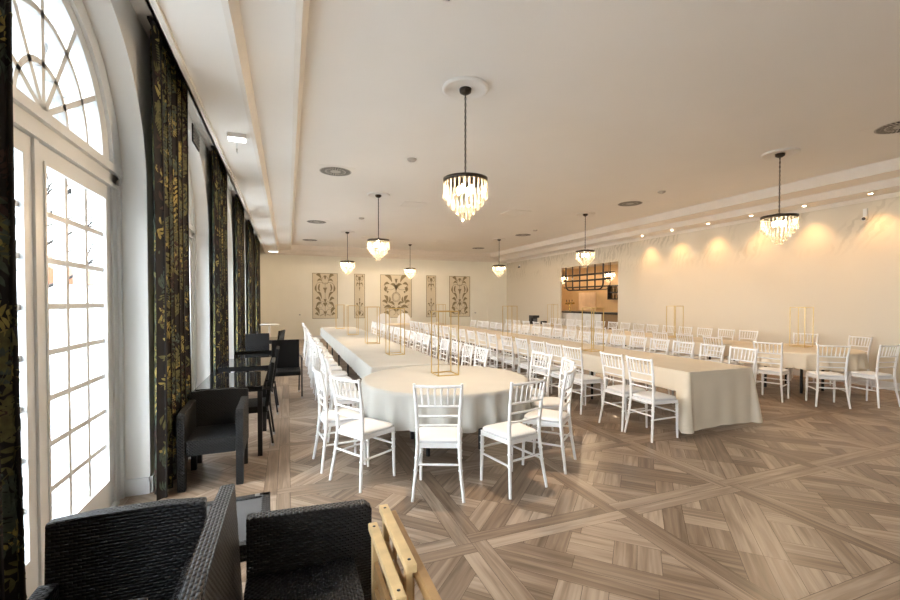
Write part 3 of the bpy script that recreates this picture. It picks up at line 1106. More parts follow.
slim = [('oval', 0.0, 0.39, 0.13, 0.028, 0.010), ('leaf', 0.0, 0.36, R(80), 0.08, 0.12),
        ('stem', arc(0.14, 0.40, 0.2, R(-90), R(110), 12, 0.25), 0.010), ('leaf', 0.18, 0.42, R(0), 0.2, 0.025),
        ('stem', arc(0.16, 0.33, 0.17, R(90), R(290), 12, 0.3), 0.010), ('leaf', 0.1, 0.28, R(-20), 0.25, 0.03),
        ('stem', [(0, 0.12), (0, 0.30)], 0.009), ('leaf', 0.0, 0.22, R(70), 0.07, 0.07), ('leaf', 0.0, 0.14, R(70), 0.06, 0.06),
        ('stem', [(0, -0.24), (0, -0.05)], 0.009), ('leaf', 0.0, -0.12, R(70), 0.07, 0.07), ('leaf', 0.0, -0.2, R(70), 0.07, 0.08),
        ('stem', arc(0.16, -0.28, 0.2, R(70), R(280), 12, 0.3), 0.010), ('leaf', 0.1, -0.26, R(15), 0.26, 0.03),
        ('stem', arc(0.14, -0.39, 0.22, R(-100), R(100), 12, 0.25), 0.010), ('leaf', 0.0, -0.44, R(80), 0.1, 0.13), ('leaf', 0.18, -0.45, R(0), 0.2, 0.025)]
for x, wdt, items, lb in ((1.49, 1.04, wide, 'cream wall panel with olive foliage ornament, nearest the white door'),
                          (2.94, 0.46, slim, 'narrow ornament panel left of the wide middle panel'),
                          (4.575, 1.44, middle, 'widest ornament panel, in the middle of the back wall'),
                          (6.235, 0.47, slim, 'narrow ornament panel right of the wide middle panel'),
                          (7.67, 1.06, wide, 'foliage ornament panel nearest the far right corner')):
    zc, zh = 1.815, 1.93
    o = thing('ornament_panel', lb, 'wall panel', (x, YB, zc), 0, 'ornament panels on the back wall')
    MB().box(-wdt / 2, wdt / 2, -0.012, 0, -zh / 2, zh / 2).build('field', M['panel_field'], o)
    mb = MB()
    f = 0.018
    mb.box(-wdt / 2, -wdt / 2 + f, -0.022, -0.012, -zh / 2, zh / 2)
    mb.box(wdt / 2 - f, wdt / 2, -0.022, -0.012, -zh / 2, zh / 2)
    mb.box(-wdt / 2 + f, wdt / 2 - f, -0.022, -0.012, -zh / 2, -zh / 2 + f)
    mb.box(-wdt / 2 + f, wdt / 2 - f, -0.022, -0.012, zh / 2 - f, zh / 2)
    mb.build('frame', M['panel_ink'], o)
    mb = MB()
    ornament(mb, 0, 0, wdt, zh, items, -0.013)
    mb.build('ornament', M['panel_ink'], o)

# ------------------------------------------------------------------ tables and cloths
def skirt(mb, per, ztop, bottom, flare, ripple, rows=8, wav=None, mi=0):
    """per: closed list of (x,y,nx,ny,s); bottom(i), flare(i), ripple(i) per perimeter sample"""
    n = len(per)
    out = []
    for r in range(rows + 1):
        t = r / rows
        line = []
        for i, (x, y, nx, ny, s) in enumerate(per):
            z = ztop + (bottom(i) - ztop) * t
            round_ = 0.012 * math.sin(min(1, t * 6) * PI / 2)
            off = round_ + flare(i) * t + ripple(i) * math.sin(s * (wav or 22.0)) * t
            line.append((x + nx * off, y + ny * off, z - 0.0))
        out.append(line)
    mb.grid(out, mi, True, closed=True)

def rect_perimeter(x0, x1, y0, y1, step=0.045, rc=0.025):
    pts = []
    def side(ax, ay, bx, by, nx, ny):
        L = math.hypot(bx - ax, by - ay)
        k = max(2, int(L / step))
        for i in range(k):
            t = i / k
            pts.append([ax + (bx - ax) * t, ay + (by - ay) * t, nx, ny])
    def corner(cx, cy, a0):
        for i in range(5):
            a = a0 + PI / 2 * i / 5
            pts.append([cx + rc * math.cos(a), cy + rc * math.sin(a), math.cos(a), math.sin(a)])
    side(x0 + rc, y0, x1 - rc, y0, 0, -1); corner(x1 - rc, y0 + rc, -PI / 2)
    side(x1, y0 + rc, x1, y1 - rc, 1, 0); corner(x1 - rc, y1 - rc, 0)
    side(x1 - rc, y1, x0 + rc, y1, 0, 1); corner(x0 + rc, y1 - rc, PI / 2)
    side(x0, y1 - rc, x0, y0 + rc, -1, 0); corner(x0 + rc, y0 + rc, PI)
    s = 0; out = []
    for i, p in enumerate(pts):
        if i:
            s += math.hypot(p[0] - pts[i - 1][0], p[1] - pts[i - 1][1])
        out.append((p[0], p[1], p[2], p[3], s))
    return out

TZ = 0.75
def long_table(label, x0, x1, y0, y1):
    o = thing('banquet_table', label, 'table', ((x0 + x1) / 2, (y0 + y1) / 2, 0), 0, 'long banquet tables')
    hx, hy = (x1 - x0) / 2, (y1 - y0) / 2
    MB().box(-hx, hx, -hy, hy, TZ - 0.035, TZ - 0.006, bev=0.004).build('tabletop', M['brown'], o)
    n = max(2, round((y1 - y0) / 1.75) + 1)
    for i in range(n):
        y = -hy + 0.25 + (2 * hy - 0.5) * i / (n - 1)
        for s in (-1, 1):
            MB().tube([(s * (hx - 0.16), y, 0.0), (s * (hx - 0.16), y, TZ - 0.035)], 0.018, 8).build('leg', M['black'], o)
    return o

def long_cloth(label, x0, x1, y0, y1, drop, material, end_drop=None, group='cloths over the long tables'):
    o = thing('tablecloth', label, 'tablecloth', ((x0 + x1) / 2, (y0 + y1) / 2, 0), 0, group)
    cx, cy = (x0 + x1) / 2, (y0 + y1) / 2
    hx, hy = (x1 - x0) / 2 + 0.004, (y1 - y0) / 2 + 0.004
    per = rect_perimeter(-hx, hx, -hy, hy)
    rnd = random.Random(int(x0 * 100))
    rp = [rnd.uniform(0.3, 1.0) for _ in per]
    for _ in range(4):
        rp = [(rp[i - 1] + rp[i] + rp[(i + 1) % len(rp)]) / 3 for i in range(len(rp))]
    def near_end(i):
        x, y, nx, ny, s = per[i]
        if end_drop is None:
            return 0.0
        if ny < -0.05:
            return 1.0
        d = (y + hy)
        return max(0.0, 1 - d / 0.16) ** 0.7 if d < 0.16 else 0.0
    def bottom(i):
        x, y, nx, ny, s = per[i]
        k = near_end(i)
        z = TZ - drop
        if k > 0:
            sag = 0.02 * (1 - abs(x) / hx) if ny < -0.5 else 0.0
            return z + (TZ - end_drop + sag - z) * k
        return z
    def flare(i):
        x, y, nx, ny, s = per[i]
        k = near_end(i)
        return 0.012 + 0.14 * k * abs(nx) ** 0.7
    mb = MB()
    skirt(mb, per, TZ, bottom, flare, lambda i: 0.012 * rp[i], 10)
    mb.add([(p[0], p[1], TZ) for p in per], [tuple(range(len(per)))])
    mb.build('cloth', material, o)
    return o

def round_table(label, cx, cy, r):
    o = thing('round_table', label, 'table', (cx, cy, 0), 0, 'round tables at the near ends')
    MB().lathe([(0.0, TZ - 0.04), (r - 0.01, TZ - 0.04), (r, TZ - 0.03), (r, TZ - 0.012), (r - 0.006, TZ - 0.006), (0.0, TZ - 0.006)], 64).build('tabletop', M['brown'], o)
    for k in range(4):
        a = PI / 4 + PI / 2 * k
        MB().tube([(0.42 * math.cos(a), 0.42 * math.sin(a), 0.0), (0.42 * math.cos(a), 0.42 * math.sin(a), TZ - 0.04)], 0.022, 8).build('leg', M['black'], o)
    return o

def round_cloth(label, cx, cy, r, drop, material, folds=24):
    o = thing('tablecloth', label, 'tablecloth', (cx, cy, 0), 0, 'round tablecloths')
    n = 360
    rnd = random.Random(5)
    ph = [rnd.uniform(0, 6.28) for _ in range(4)]
    rows = []
    R0 = r + 0.004
    for q in (0.02, 0.25, 0.5, 0.75, 0.97):
        rows.append([(R0 * q * math.cos(2 * PI * k / n), R0 * q * math.sin(2 * PI * k / n), TZ) for k in range(n)])
    for j in range(11):
        t = j / 10
        line = []
        for k in range(n):
            a = 2 * PI * k / n
            q = math.sin(folds * a + 1.2 * math.sin(3 * a + ph[0]) + ph[1])
            f = math.copysign(abs(q) ** 0.7, q) * (0.8 + 0.35 * math.sin(7 * a + ph[2]))
            f2 = math.sin(folds * 0.5 * a + ph[2] + math.sin(5 * a + ph[3]))
            off = 0.012 + 0.012 * t ** 0.7 + (0.040 * f + 0.014 * f2) * t ** 0.75
            line.append(((R0 + off) * math.cos(a), (R0 + off) * math.sin(a), TZ - 0.004 - (drop + 0.012 * f2) * t))
        rows.append(line)
    mb = MB()
    mb.grid(rows, 0, True, closed=True)
    mb.add(rows[0], [tuple(range(n))])
    mb.build('cloth', material, o)
    return o

T1C = (1.64, 4.45, 0.90)
T3C = (8.60, 4.98, 0.92)
round_table('round table at the near end of the window-side row, under ivory cloth', *T1C)
round_cloth('ivory round tablecloth with soft folds at the front of the window-side row', *T1C, 0.34, M['cloth'])
long_table('long table of the window-side row, under ivory cloth', 1.0, 2.05, 5.43, 14.2)
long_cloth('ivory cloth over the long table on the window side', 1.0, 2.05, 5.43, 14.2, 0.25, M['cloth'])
long_table('long middle table, under warm-lit cloth that reaches the floor', 4.46, 5.56, 3.70, 14.2)
long_cloth('warm-lit cloth over the middle table, hanging to the floor at its near end', 4.46, 5.56, 3.70, 14.2, 0.25, M['cloth_warm_lit'], 0.70)
round_table('round table at the near end of the wall-side row, under warm-lit cloth', *T3C)
round_cloth('warm-lit round tablecloth at the front of the spotlit wall row', *T3C, 0.26, M['cloth_warm_lit'])
long_table('long table of the wall-side row, before the bar', 7.93, 8.97, 5.98, 14.2)
long_cloth('warm-lit cloth over the long table beside the spotlit wall', 7.93, 8.97, 5.98, 14.2, 0.25, M['cloth_warm_lit'])
long_table('head table across the far end of the hall, under warm-lit cloth', 2.9, 5.5, 15.0, 15.8)
long_cloth('warm-lit cloth over the head table before the ornament panels', 2.9, 5.5, 15.0, 15.8, 0.6, M['cloth_warm_lit'])

# gold frame stands
def gold_stand(label):
    o = thing('gold_frame_stand', label, 'stand', group='open gold frame stands on the tables')
    h, r, H = 0.122, 0.0055, 0.735
    for sx in (-1, 1):
        for sy in (-1, 1):
            MB().box(sx * h - r, sx * h + r, sy * h - r, sy * h + r, 0.0, H).build('post', M['gold'], o)
    for nm, z in (('base_rim', 0.0), ('top_rim', H - 2 * r)):
        mb = MB()
        for s in (-1, 1):
            mb.box(-h + r, h - r, s * h - r, s * h + r, z, z + 2 * r)
            mb.box(s * h - r, s * h + r, -h + r, h - r, z, z + 2 * r)
        mb.build(nm, M['gold'], o)
    return o
gs = None
for x, y, lb in ((1.70, 4.62, 'gold frame stand on the round ivory table, nearest of all'),
                 (1.60, 6.65, 'second gold frame stand along the window-side tables'),
                 (1.58, 8.5, 'third gold frame stand along the window-side tables'),
                 (1.53, 10.9, 'fourth gold frame stand along the window-side tables'),
                 (1.50, 13.4, 'farthest gold frame stand on the window-side table'),
                 (4.86, 5.9, 'gold frame stand on the middle table, in front of the bar'),
                 (4.84, 8.76, 'second gold frame stand on the middle table'),
                 (4.90, 13.7, 'farthest gold frame stand on the middle table'),
                 (8.93, 5.05, 'tall gold frame stand on the round table by the right wall'),
                 (8.45, 7.4, 'gold frame stand on the wall-side table beneath the spotlights'),
                 (8.45, 12.3, 'gold frame stand on the wall-side table just left of the bar')):
    if gs is None:
        gs = gold_stand(lb); gs.location = (x, y, TZ + 0.001)
    else:
        dup(gs, (x, y, TZ + 0.001), 0.0, lb)

# ------------------------------------------------------------------ white chairs
def chair_proto():
    o = thing('banquet_chair', 'white chair', 'chair')
    m = M['chair']
    def rings(path, r, marks):
        return path, r
    def leg_tube(pts, rr):
        mb = MB()
        P = []; Rr = []
        for i in range(len(pts) - 1):
            a, b = Vector(pts[i]), Vector(pts[i + 1])
            k = 4
            for j in range(k):
                P.append(a.lerp(b, j / k)); Rr.append(rr[i] + (rr[i + 1] - rr[i]) * j / k)
        P.append(Vector(pts[-1])); Rr.append(rr[-1])
        mb.tube(P, Rr, 8)
        return mb, P
    def ring(mb, p, d, r):
        d = Vector(d).normalized() * 0.006
        p = Vector(p)
        mb.tube([p - d * 1.2, p - d * 0.5, p + d * 0.5, p + d * 1.2], [r * 0.8, r * 1.3, r * 1.3, r * 0.8], 8)
    # front legs
    for s in (-1, 1):
        top, bot = (s * 0.172, 0.175, 0.44), (s * 0.178, 0.185, 0.0)
        mb, P = leg_tube([bot, (s * 0.174, 0.178, 0.36), top], [0.0125, 0.0175, 0.0165])
        for z in (0.40, 0.34, 0.27):
            ring(mb, (s * 0.174, 0.178, z), (0, 0, 1), 0.0175)
        mb.build('leg', m, o)
    # rear legs that run up as back posts, flaring out at foot and top
    def post(s):
        return [(s * 0.205, -0.235, 0.0), (s * 0.180, -0.200, 0.24), (s * 0.168, -0.180, 0.44), (s * 0.170, -0.180, 0.58), (s * 0.178, -0.200, 0.765), (s * 0.190, -0.235, 0.945)]
    for s in (-1, 1):
        pts = post(s)
        mb, P = leg_tube(pts, [0.0125, 0.0155, 0.0165, 0.0155, 0.0145, 0.0125])
        ring(mb, pts[1], (0, 0, 1), 0.0165)
        ring(mb, (s * 0.1745, -0.19, 0.34), (0, 0, 1), 0.017)
        ring(mb, pts[3], (0, 0, 1), 0.0155)
        mb.build('leg', m, o)
    # seat
    mb = MB()
    prof = [(-0.172, -0.185), (0.172, -0.185), (0.195, 0.15), (0.185, 0.187), (-0.185, 0.187), (-0.195, 0.15)]
    mb.prism(prof, 0.415, 0.452)
    mb.build('seat', m, o)
    mb = MB()
    rows = []
    n = 28
    def loop(sc, z):
        out = []
        for k in range(n):
            a = 2 * PI * k / n
            c, s_ = math.cos(a), math.sin(a)
            e = 0.35
            x = abs(c) ** e * (1 if c > 0 else -1); y = abs(s_) ** e * (1 if s_ > 0 else -1)
            wx = 0.182 + 0.012 * y
            out.append((x * wx * sc, 0.004 + y * 0.182 * sc, z))
        return out
    rows = [loop(0.96, 0.452), loop(1.03, 0.462), loop(1.03, 0.474), loop(0.97, 0.484), loop(0.7, 0.489), loop(0.2, 0.490)]
    mb.grid(rows, 0, True, closed=True)
    mb.add(rows[-1], [tuple(range(n))])
    mb.build('seat_cushion', M['cushion'], o)
    # stretchers
    def bar(a, b, r=0.0095):
        mb = MB()
        a, b = Vector(a), Vector(b)
        P = [a.lerp(b, t) for t in (0, 0.1, 0.5, 0.9, 1)]
        mb.tube(P, [r * 0.85, r, r * 1.15, r, r * 0.85], 7)
        mb.build('stretcher', m, o)
    for s in (-1, 1):
        bar((s * 0.175, 0.18, 0.245), (s * 0.18, -0.2, 0.245))
        bar((s * 0.175, 0.18, 0.30), (s * 0.178, -0.195, 0.33)) if False else None
    bar((-0.175, 0.18, 0.30), (0.175, 0.18, 0.30))
    bar((-0.178, -0.196, 0.285), (0.178, -0.196, 0.285))
    # backrest: rails in one mesh, upright spindles as sub-parts
    def at(z, s):
        pts = post(s)
        for a, b in zip(pts[:-1], pts[1:]):
            if a[2] <= z <= b[2]:
                k = (z - a[2]) / (b[2] - a[2])
                return Vector(a).lerp(Vector(b), k)
    mb = MB()
    for z, r, bow in ((0.924, 0.0125, 0.022), (0.76, 0.010, 0.016), (0.678, 0.0095, 0.014), (0.60, 0.0095, 0.010)):
        a, b = at(z, -1), at(z, 1)
        P = []
        for i in range(9):
            t = i / 8
            p = a.lerp(b, t); p.y -= bow * math.sin(PI * t)
            P.append(p)
        mb.tube(P, r, 7)
    back = mb.build('backrest', m, o)
    for i in range(6):
        t = (i + 1) / 7
        P = []
        a0, b0 = at(0.76, -1), at(0.76, 1)
        a1, b1 = at(0.924, -1), at(0.924, 1)
        p0 = a0.lerp(b0, t); p0.y -= 0.016 * math.sin(PI * t)
        p1 = a1.lerp(b1, t); p1.y -= 0.022 * math.sin(PI * t)
        MB().tube([p0, p0.lerp(p1, 0.3), p0.lerp(p1, 0.5), p0.lerp(p1, 0.7), p1], [0.006, 0.0085, 0.0065, 0.0085, 0.006], 6).build('spindle', m, back)
    return o
chair0 = chair_proto()
chair_used = [False]
def place_chair(mx, my, ang, label, group):
    """mx,my: middle of the rear feet; ang: heading of the seat front"""
    x, y = mx + 0.235 * math.cos(ang), my + 0.235 * math.sin(ang)
    rz = ang - PI / 2
    if not chair_used[0]:
        chair_used[0] = True
        chair0.location = (x, y, 0); chair0.rotation_euler = (0, 0, rz)
        chair0['label'] = label; chair0['group'] = group
        return chair0
    return dup(chair0, (x, y, 0), rz, label, group)

def ring_chairs(c, lst, group):
    for mx, my, da, lb in lst:
        dx, dy = c[0] - mx, c[1] - my
        d = math.hypot(dx, dy)
        k = max(0.0, 1.39 - d)
        mx, my = mx - dx / d * k, my - dy / d * k
        place_chair(mx, my, math.atan2(dy, dx) + da, lb, group)
ring_chairs(T1C, [(1.13, 3.22, 0.0, 'white chair with its back square to the camera at the round ivory table'),
                  (1.87, 3.05, 0.05, 'white chair turned slightly left, right of the centre chair at the round ivory table'),
                  (2.54, 3.40, 0.0, 'white chair seen from the side at the right of the round ivory table'),
                  (0.50, 3.76, 0.0, 'front-left white chair at the round ivory table, full seat showing'),
                  (0.36, 4.30, 0.0, 'white chair just behind the front-left one at the round ivory table'),
                  (2.94, 3.98, 0.0, 'white chair mostly hidden behind the side-on chair at the round table'),
                  (3.02, 4.62, 0.0, 'white chair facing left behind the right rim of the round ivory table')],
            'chairs around the round ivory table')
ring_chairs(T3C, [(7.20, 4.55, 0.0, 'white chair facing right at the left of the round wall-side table'),
                  (7.63, 3.88, 0.0, 'white chair with its back to the camera at the round wall-side table'),
                  (8.43, 3.58, -0.05, 'white chair cut by the right edge of the photo'),
                  (9.86, 5.50, 0.0, 'white chair against the wall, behind the gold stand at the round table'),
                  (9.92, 4.66, 0.0, 'white chair against the wall, right of the round table')],
            'chairs around the round wall-side table')
def row(ys, x, ang, text, group, skew=None):
    rnd = random.Random(int(abs(x) * 100))
    for i, y in enumerate(ys):
        place_chair(x + rnd.uniform(-0.02, 0.02), y, ang + rnd.uniform(-0.05, 0.05), '%s white chair from the %s' % (names[i], text), group)
def span(a, b, st):
    out = []
    while a <= b:
        out.append(a); a += st
    return out
row([5.16] + span(5.68, 13.9, 0.555), 0.42, 0.0, 'round end on the window side of the ivory long table', 'chairs on the window side of the ivory table')
row([5.42] + span(5.88, 13.9, 0.51), 2.56, PI, 'round end on the inner side of the ivory long table', 'chairs on the inner side of the ivory table')
row([3.85, 4.29, 5.12, 5.55, 6.04] + span(6.57, 13.9, 0.545), 3.83, 0.0, 'near end on the left side of the middle table', 'chairs on the left side of the middle table')
row([4.12, 4.60, 5.10] + span(5.58, 13.9, 0.49), 6.02, PI, 'near end on the right side of the middle table', 'chairs on the right side of the middle table')
row([5.62, 6.24] + span(6.84, 13.9, 0.6), 7.36, 0.0, 'near end on the left side of the wall-side table', 'chairs on the left side of the wall-side table')
row(span(6.45, 13.9, 0.53), 9.58, PI, 'near end between the wall-side table and the wall', 'chairs along the right wall')

# two fan-backed white chairs at the head table
def fan_chair(label, x, y):
    o = thing('fan_back_chair', label, 'chair', (x, y, 0), PI, 'fan-backed white chairs at the head table')
    for sx in (-1, 1):
        for sy in (-1, 1):
            MB().tube([(sx * 0.2, sy * 0.2, 0), (sx * 0.2, sy * 0.2, 0.42)], 0.018, 8).build('leg', M['chair'], o)
    MB().box(-0.24, 0.24, -0.22, 0.24, 0.42, 0.50, bev=0.015).build('seat', M['cushion'], o)
    mb = MB()
    pts = [(-0.24, 0.5), (0.24, 0.5)] + [(0.27 * math.cos(PI * k / 14), 0.85 + 0.27 * math.sin(PI * k / 14)) for k in range(15)]
    xf = Matrix.Translation((0, -0.19, 0)) @ Matrix.Rotation(PI / 2, 4, 'X')
    mb.prism(pts, -0.02, 0.02, xf=xf)
    for k in range(9):
        a = PI * (k + 0.5) / 9
        mb.tube([(0, -0.165, 0.7), (0.25 * math.cos(a), -0.165, 0.85 + 0.25 * math.sin(a))], 0.012, 6)
    mb.build('backrest', M['chair'], o)
    return o
fan_chair('white fan-backed chair on the left at the head table', 3.5, 16.2)
fan_chair('white fan-backed chair on the right at the head table', 4.3, 16.2)

# small black machine on the wall-side table
cm = thing('coffee_machine', 'small black coffee machine on the far end of the wall-side table', 'coffee machine', (8.5, 13.55, TZ + 0.001))
mb = MB(); mb.box(-0.13, 0.13, -0.02, 0.15, 0, 0.32, bev=0.01); mb.box(-0.13, 0.13, -0.15, -0.02, 0.23, 0.32, bev=0.008); mb.box(-0.13, 0.13, -0.15, -0.02, 0, 0.03, bev=0.005)
mb.build('body', M['black'], cm)
MB().box(-0.06, 0.06, -0.10, -0.025, 0.05, 0.20, bev=0.008).build('water_tank', M['grey_glass'], cm)
bx_ = thing('box', 'small black box beside the coffee machine', 'box', (8.75, 13.3, TZ + 0.001))
MB().box(-0.1, 0.1, -0.06, 0.06, 0, 0.10, bev=0.006).build('body', M['black'], bx_)
MB().box(-0.102, 0.102, -0.062, 0.062, 0.10, 0.115, bev=0.003).build('lid', M['black'], bx_)

# ------------------------------------------------------------------ the bar behind the opening
bx0, bx1 = XR + 0.06, 13.35
by0, by1 = 10.2, 18.6
struct(MB().box(bx0, bx1, by0, by1, -0.02, 0.0).build('floor_bar', M['joint']))
struct(MB().box(bx1, bx1 + 0.1, by0 - 0.1, by1 + 0.1, 0, 3.3).build('wall_bar_back', M['bar_wall']))
struct(MB().box(bx0, bx1, by0 - 0.1, by0, 0, 3.3).build('wall_bar_near', M['bar_wall']))
struct(MB().box(bx0, bx1, by1, by1 + 0.1, 0, 3.3).build('wall_bar_far', M['bar_wall']))
struct(MB().box(bx0, bx1 + 0.1, by0 - 0.1, by1 + 0.1, 3.2, 3.3).build('ceiling_bar', M['ceiling']))
bc = thing('bar_counter', 'marble-fronted bar counter with black top inside the wall opening', 'bar counter', (10.72, 14.3, 0))
MB().box(-0.25, 0.3, -2.04, 1.9, 0, 1.13).build('counter_front', M['marble'], bc)
for k in range(4):
    MB().box(-0.262, -0.25, -2.0 + 0.98 * k, -1.08 + 0.98 * k, 0.08, 1.08, bev=0.004).build('front_panel', M['marble'], bc)
MB().box(-0.30, 0.35, -2.04, 1.95, 1.13, 1.19, bev=0.008).build('countertop', M['black'], bc)
bk = thing('bar_cabinet', 'brown wooden cabinet at the right end of the bar', 'cabinet', (10.72, 11.72, 0))
MB().box(-0.25, 0.3, -0.5, 0.53, 0, 1.13).build('body', M['brown'], bk)
MB().box(-0.30, 0.35, -0.52, 0.53, 1.13, 1.19, bev=0.008).build('top', M['black'], bk)
MB().box(-0.265, -0.25, -0.45, 0.48, 0.08, 1.08, bev=0.004).build('door', M['brown'], bk)
pp = thing('ribbed_panel', 'peach ribbed panel on the back wall of the bar', 'wall panel', (bx1 - 0.001, 16.6, 1.15))
MB().box(-0.03, 0, -0.6, 0.6, 0, 0.85).build('board', M['bar_panel'], pp)
for k in range(10):
    y = -0.55 + 1.1 * k / 9
    MB().box(-0.05, -0.03, y - 0.035, y + 0.035, 0, 0.85).build('rib', M['bar_panel'], pp)
bcn = thing('back_counter', 'low counter along the back wall of the bar', 'counter', (13.04, 15.4, 0))
MB().box(-0.28, 0.28, -2.2, 2.2, 0, 0.9).build('body', M['brown'], bcn)
MB().box(-0.3, 0.29, -2.22, 2.22, 0.9, 0.94, bev=0.006).build('top', M['black'], bcn)
rk = thing('hanging_glass_rack', 'black grid rack with rounded corners hanging over the bar', 'rack', (10.7, 13.5, 0))
y0, y1, zb, zt = -1.06, 1.15, 2.03, 3.2
mb = MB()
rc = 0.24
path = [(0, y0, zt), (0, y0, zb + rc)] + [(0, y0 + rc - rc * math.cos(PI / 2 * k / 5), zb + rc - rc * math.sin(PI / 2 * k / 5)) for k in range(1, 6)]
path += [(0, y1 - rc, zb)] + [(0, y1 - rc + rc * math.sin(PI / 2 * k / 5), zb + rc - rc * math.cos(PI / 2 * k / 5)) for k in range(1, 6)] + [(0, y1, zt)]
mb.tube(path, 0.032, 6)
mb.tube([(p[0] + 0.32, p[1], p[2]) for p in path], 0.016, 6)
mb.build('outer_hoop', M['black'], rk)
for k in range(1, 5):
    y = y0 + (y1 - y0) * k / 5
    MB().tube([(0, y, zb), (0, y, zt)], 0.028, 6).build('upright', M['black'], rk)
for z in (2.14, 2.40, 2.62):
    mb = MB()
    mb.tube([(0, y0 - 0.3, z), (0, y1 + 0.12, z)], 0.028, 6)
    mb.tube([(0.32, y0, z), (0.32, y1, z)], 0.014, 6)
    for k in range(6):
        y = y0 + (y1 - y0) * k / 5
        mb.tube([(0, y, z), (0.32, y, z)], 0.008, 5)
    mb.build('crossbar', M['black'], rk)
bs = thing('bottle_shelf', 'black wall shelf with bottles at the right side of the bar', 'shelf', (13.34, 14.42, 0))
for z in (1.66, 1.95, 2.24):
    MB().box(-0.24, 0, -0.9, 0.5, z, z + 0.05).build('board', M['black'], bs)
for y in (-0.94, 0.5):
    MB().box(-0.24, 0, y, y + 0.04, 1.66, 2.29).build('upright', M['black'], bs)
b0 = None
lbs = ['lower', 'upper']
for zi, z in enumerate((1.711, 2.001)):
    for k in range(7):
        lb = '%s bottle from the left on the %s board of the bar shelf' % (names[k], lbs[zi])
        loc = (13.2, 14.80 - 0.19 * k, z)
        if b0 is None:
            b0 = thing('bottle', lb, 'bottle', loc, 0, 'bottles on the bar shelf')
            MB().lathe([(0.0, 0), (0.037, 0), (0.037, 0.13), (0.015, 0.17), (0.013, 0.205)], 12).build('body', M['bottle'], b0)
            MB().lathe([(0.0145, 0.20), (0.0145, 0.217), (0.0, 0.219)], 10).build('cap', M['brass'], b0)
        else:
            dup(b0, loc, 0, lb)
tp = thing('beer_tap', 'brass beer tap column on the bar counter', 'beer tap', (10.75, 14.45, 1.19))
MB().tube([(0, 0, 0), (0, 0, 0.30)], 0.03, 12).build('column', M['brass'], tp)
MB().tube([(0, -0.26, 0.32), (0, 0.26, 0.32)], 0.04, 12).build('crosshead', M['brass'], tp)
for y in (-0.18, 0.0, 0.18):
    MB().tube([(-0.02, y, 0.32), (-0.10, y, 0.31), (-0.11, y, 0.24)], 0.012, 8).build('spout', M['brass'], tp)
    MB().tube([(-0.02, y, 0.35), (-0.03, y, 0.46)], [0.012, 0.018], 8).build('tap_handle', M['black'], tp)
def bar_chandelier(loc, rz, lb, p):
    c = dup(ch0, loc, rz, lb)
    # short chain: the bar ceiling is lower than the hall's
    for part in c.children:
        if part.name.startswith(('chain', 'canopy', 'ceiling_rosette')):
            if part.name.startswith('chain'):
                part.scale = (1, 1, 0.54)
            else:
                part.location = (0, 0, 3.2 - loc[2] - 0.96)
    chandelier_light(*loc, p)
bar_chandelier((11.7, 13.28, 2.72), 0.2, 'crystal chandelier inside the bar, behind the grid rack', CHANDELIER_W * 1.1)
bar_chandelier((11.7, 16.25, 2.72), 0.7, 'crystal chandelier inside the bar, at the left edge of the opening', CHANDELIER_W * 0.9)

# ------------------------------------------------------------------ wicker armchairs
def panel(mb, pts, thick, axis_xf, bev=0.012):
    """extruded outline with softened edges"""
    bm = bmesh.new()
    lo = [bm.verts.new((x, y, -thick / 2)) for x, y in pts]
    hi = [bm.verts.new((x, y, thick / 2)) for x, y in pts]
    n = len(pts)
    bm.faces.new(lo[::-1]); bm.faces.new(hi)
    for i in range(n):
        bm.faces.new((lo[i], lo[(i + 1) % n], hi[(i + 1) % n], hi[i]))
    bmesh.ops.bevel(bm, geom=bm.edges[:], offset=bev, segments=2, affect='EDGES', profile=0.6)
    bm.verts.index_update()
    mb.add([v.co.copy() for v in bm.verts], [[v.index for v in f.verts] for f in bm.faces], 0, False, axis_xf)
    bm.free()

def wicker_armchair(label, loc, rz, wd=0.60, dp=0.58, hb=0.80, ha=0.65, key='wicker', sf=0.015, group='wicker armchairs by the windows'):
    """front is local +Y; origin on the floor under the middle of the seat"""
    o = thing('wicker_armchair', label, 'armchair', loc, rz, group)
    m = M[key]
    t = 0.06
    # back
    mb = MB()
    xf = Matrix.Translation((0, -dp / 2 + t / 2, 0)) @ Matrix.Rotation(R(3), 4, 'X') @ Matrix.Rotation(PI / 2, 4, 'X')
    panel(mb, [(-wd / 2, 0.24), (wd / 2, 0.24), (wd / 2, hb - 0.008), (wd * 0.25, hb), (-wd * 0.25, hb), (-wd / 2, hb - 0.008)], t, xf)
    mb.build('backrest', m, o, uv=True)
    for s in (-1, 1):
        mb = MB()
        xf = Matrix.Translation((s * (wd / 2 - t / 2), 0, 0)) @ Matrix.Rotation(PI / 2, 4, 'Z') @ Matrix.Rotation(PI / 2, 4, 'X')
        a, b = -dp / 2 + t + 0.002, dp / 2
        panel(mb, [(a, 0.26), (b - 0.13, 0.26), (b - 0.075, 0.20), (b - 0.06, 0.0), (b, 0.0), (b, ha - 0.025), (b - 0.03, ha), (a, ha + 0.02)], t, xf, 0.01)
        mb.build('armrest', m, o, uv=True)
        mb = MB()
        mb.box(s * (wd / 2 - t / 2) - 0.024, s * (wd / 2 - t / 2) + 0.024, -dp / 2 + 0.0, -dp / 2 + 0.05, 0.0, 0.25, bev=0.005)
        mb.build('leg', m, o, uv=True)
    mb = MB()
    mb.box(-wd / 2 + t + 0.002, wd / 2 - t - 0.002, -dp / 2 + t + 0.002, dp / 2 - sf, 0.29, 0.42, bev=0.012)
    mb.build('seat', m, o, uv=True)
    return o
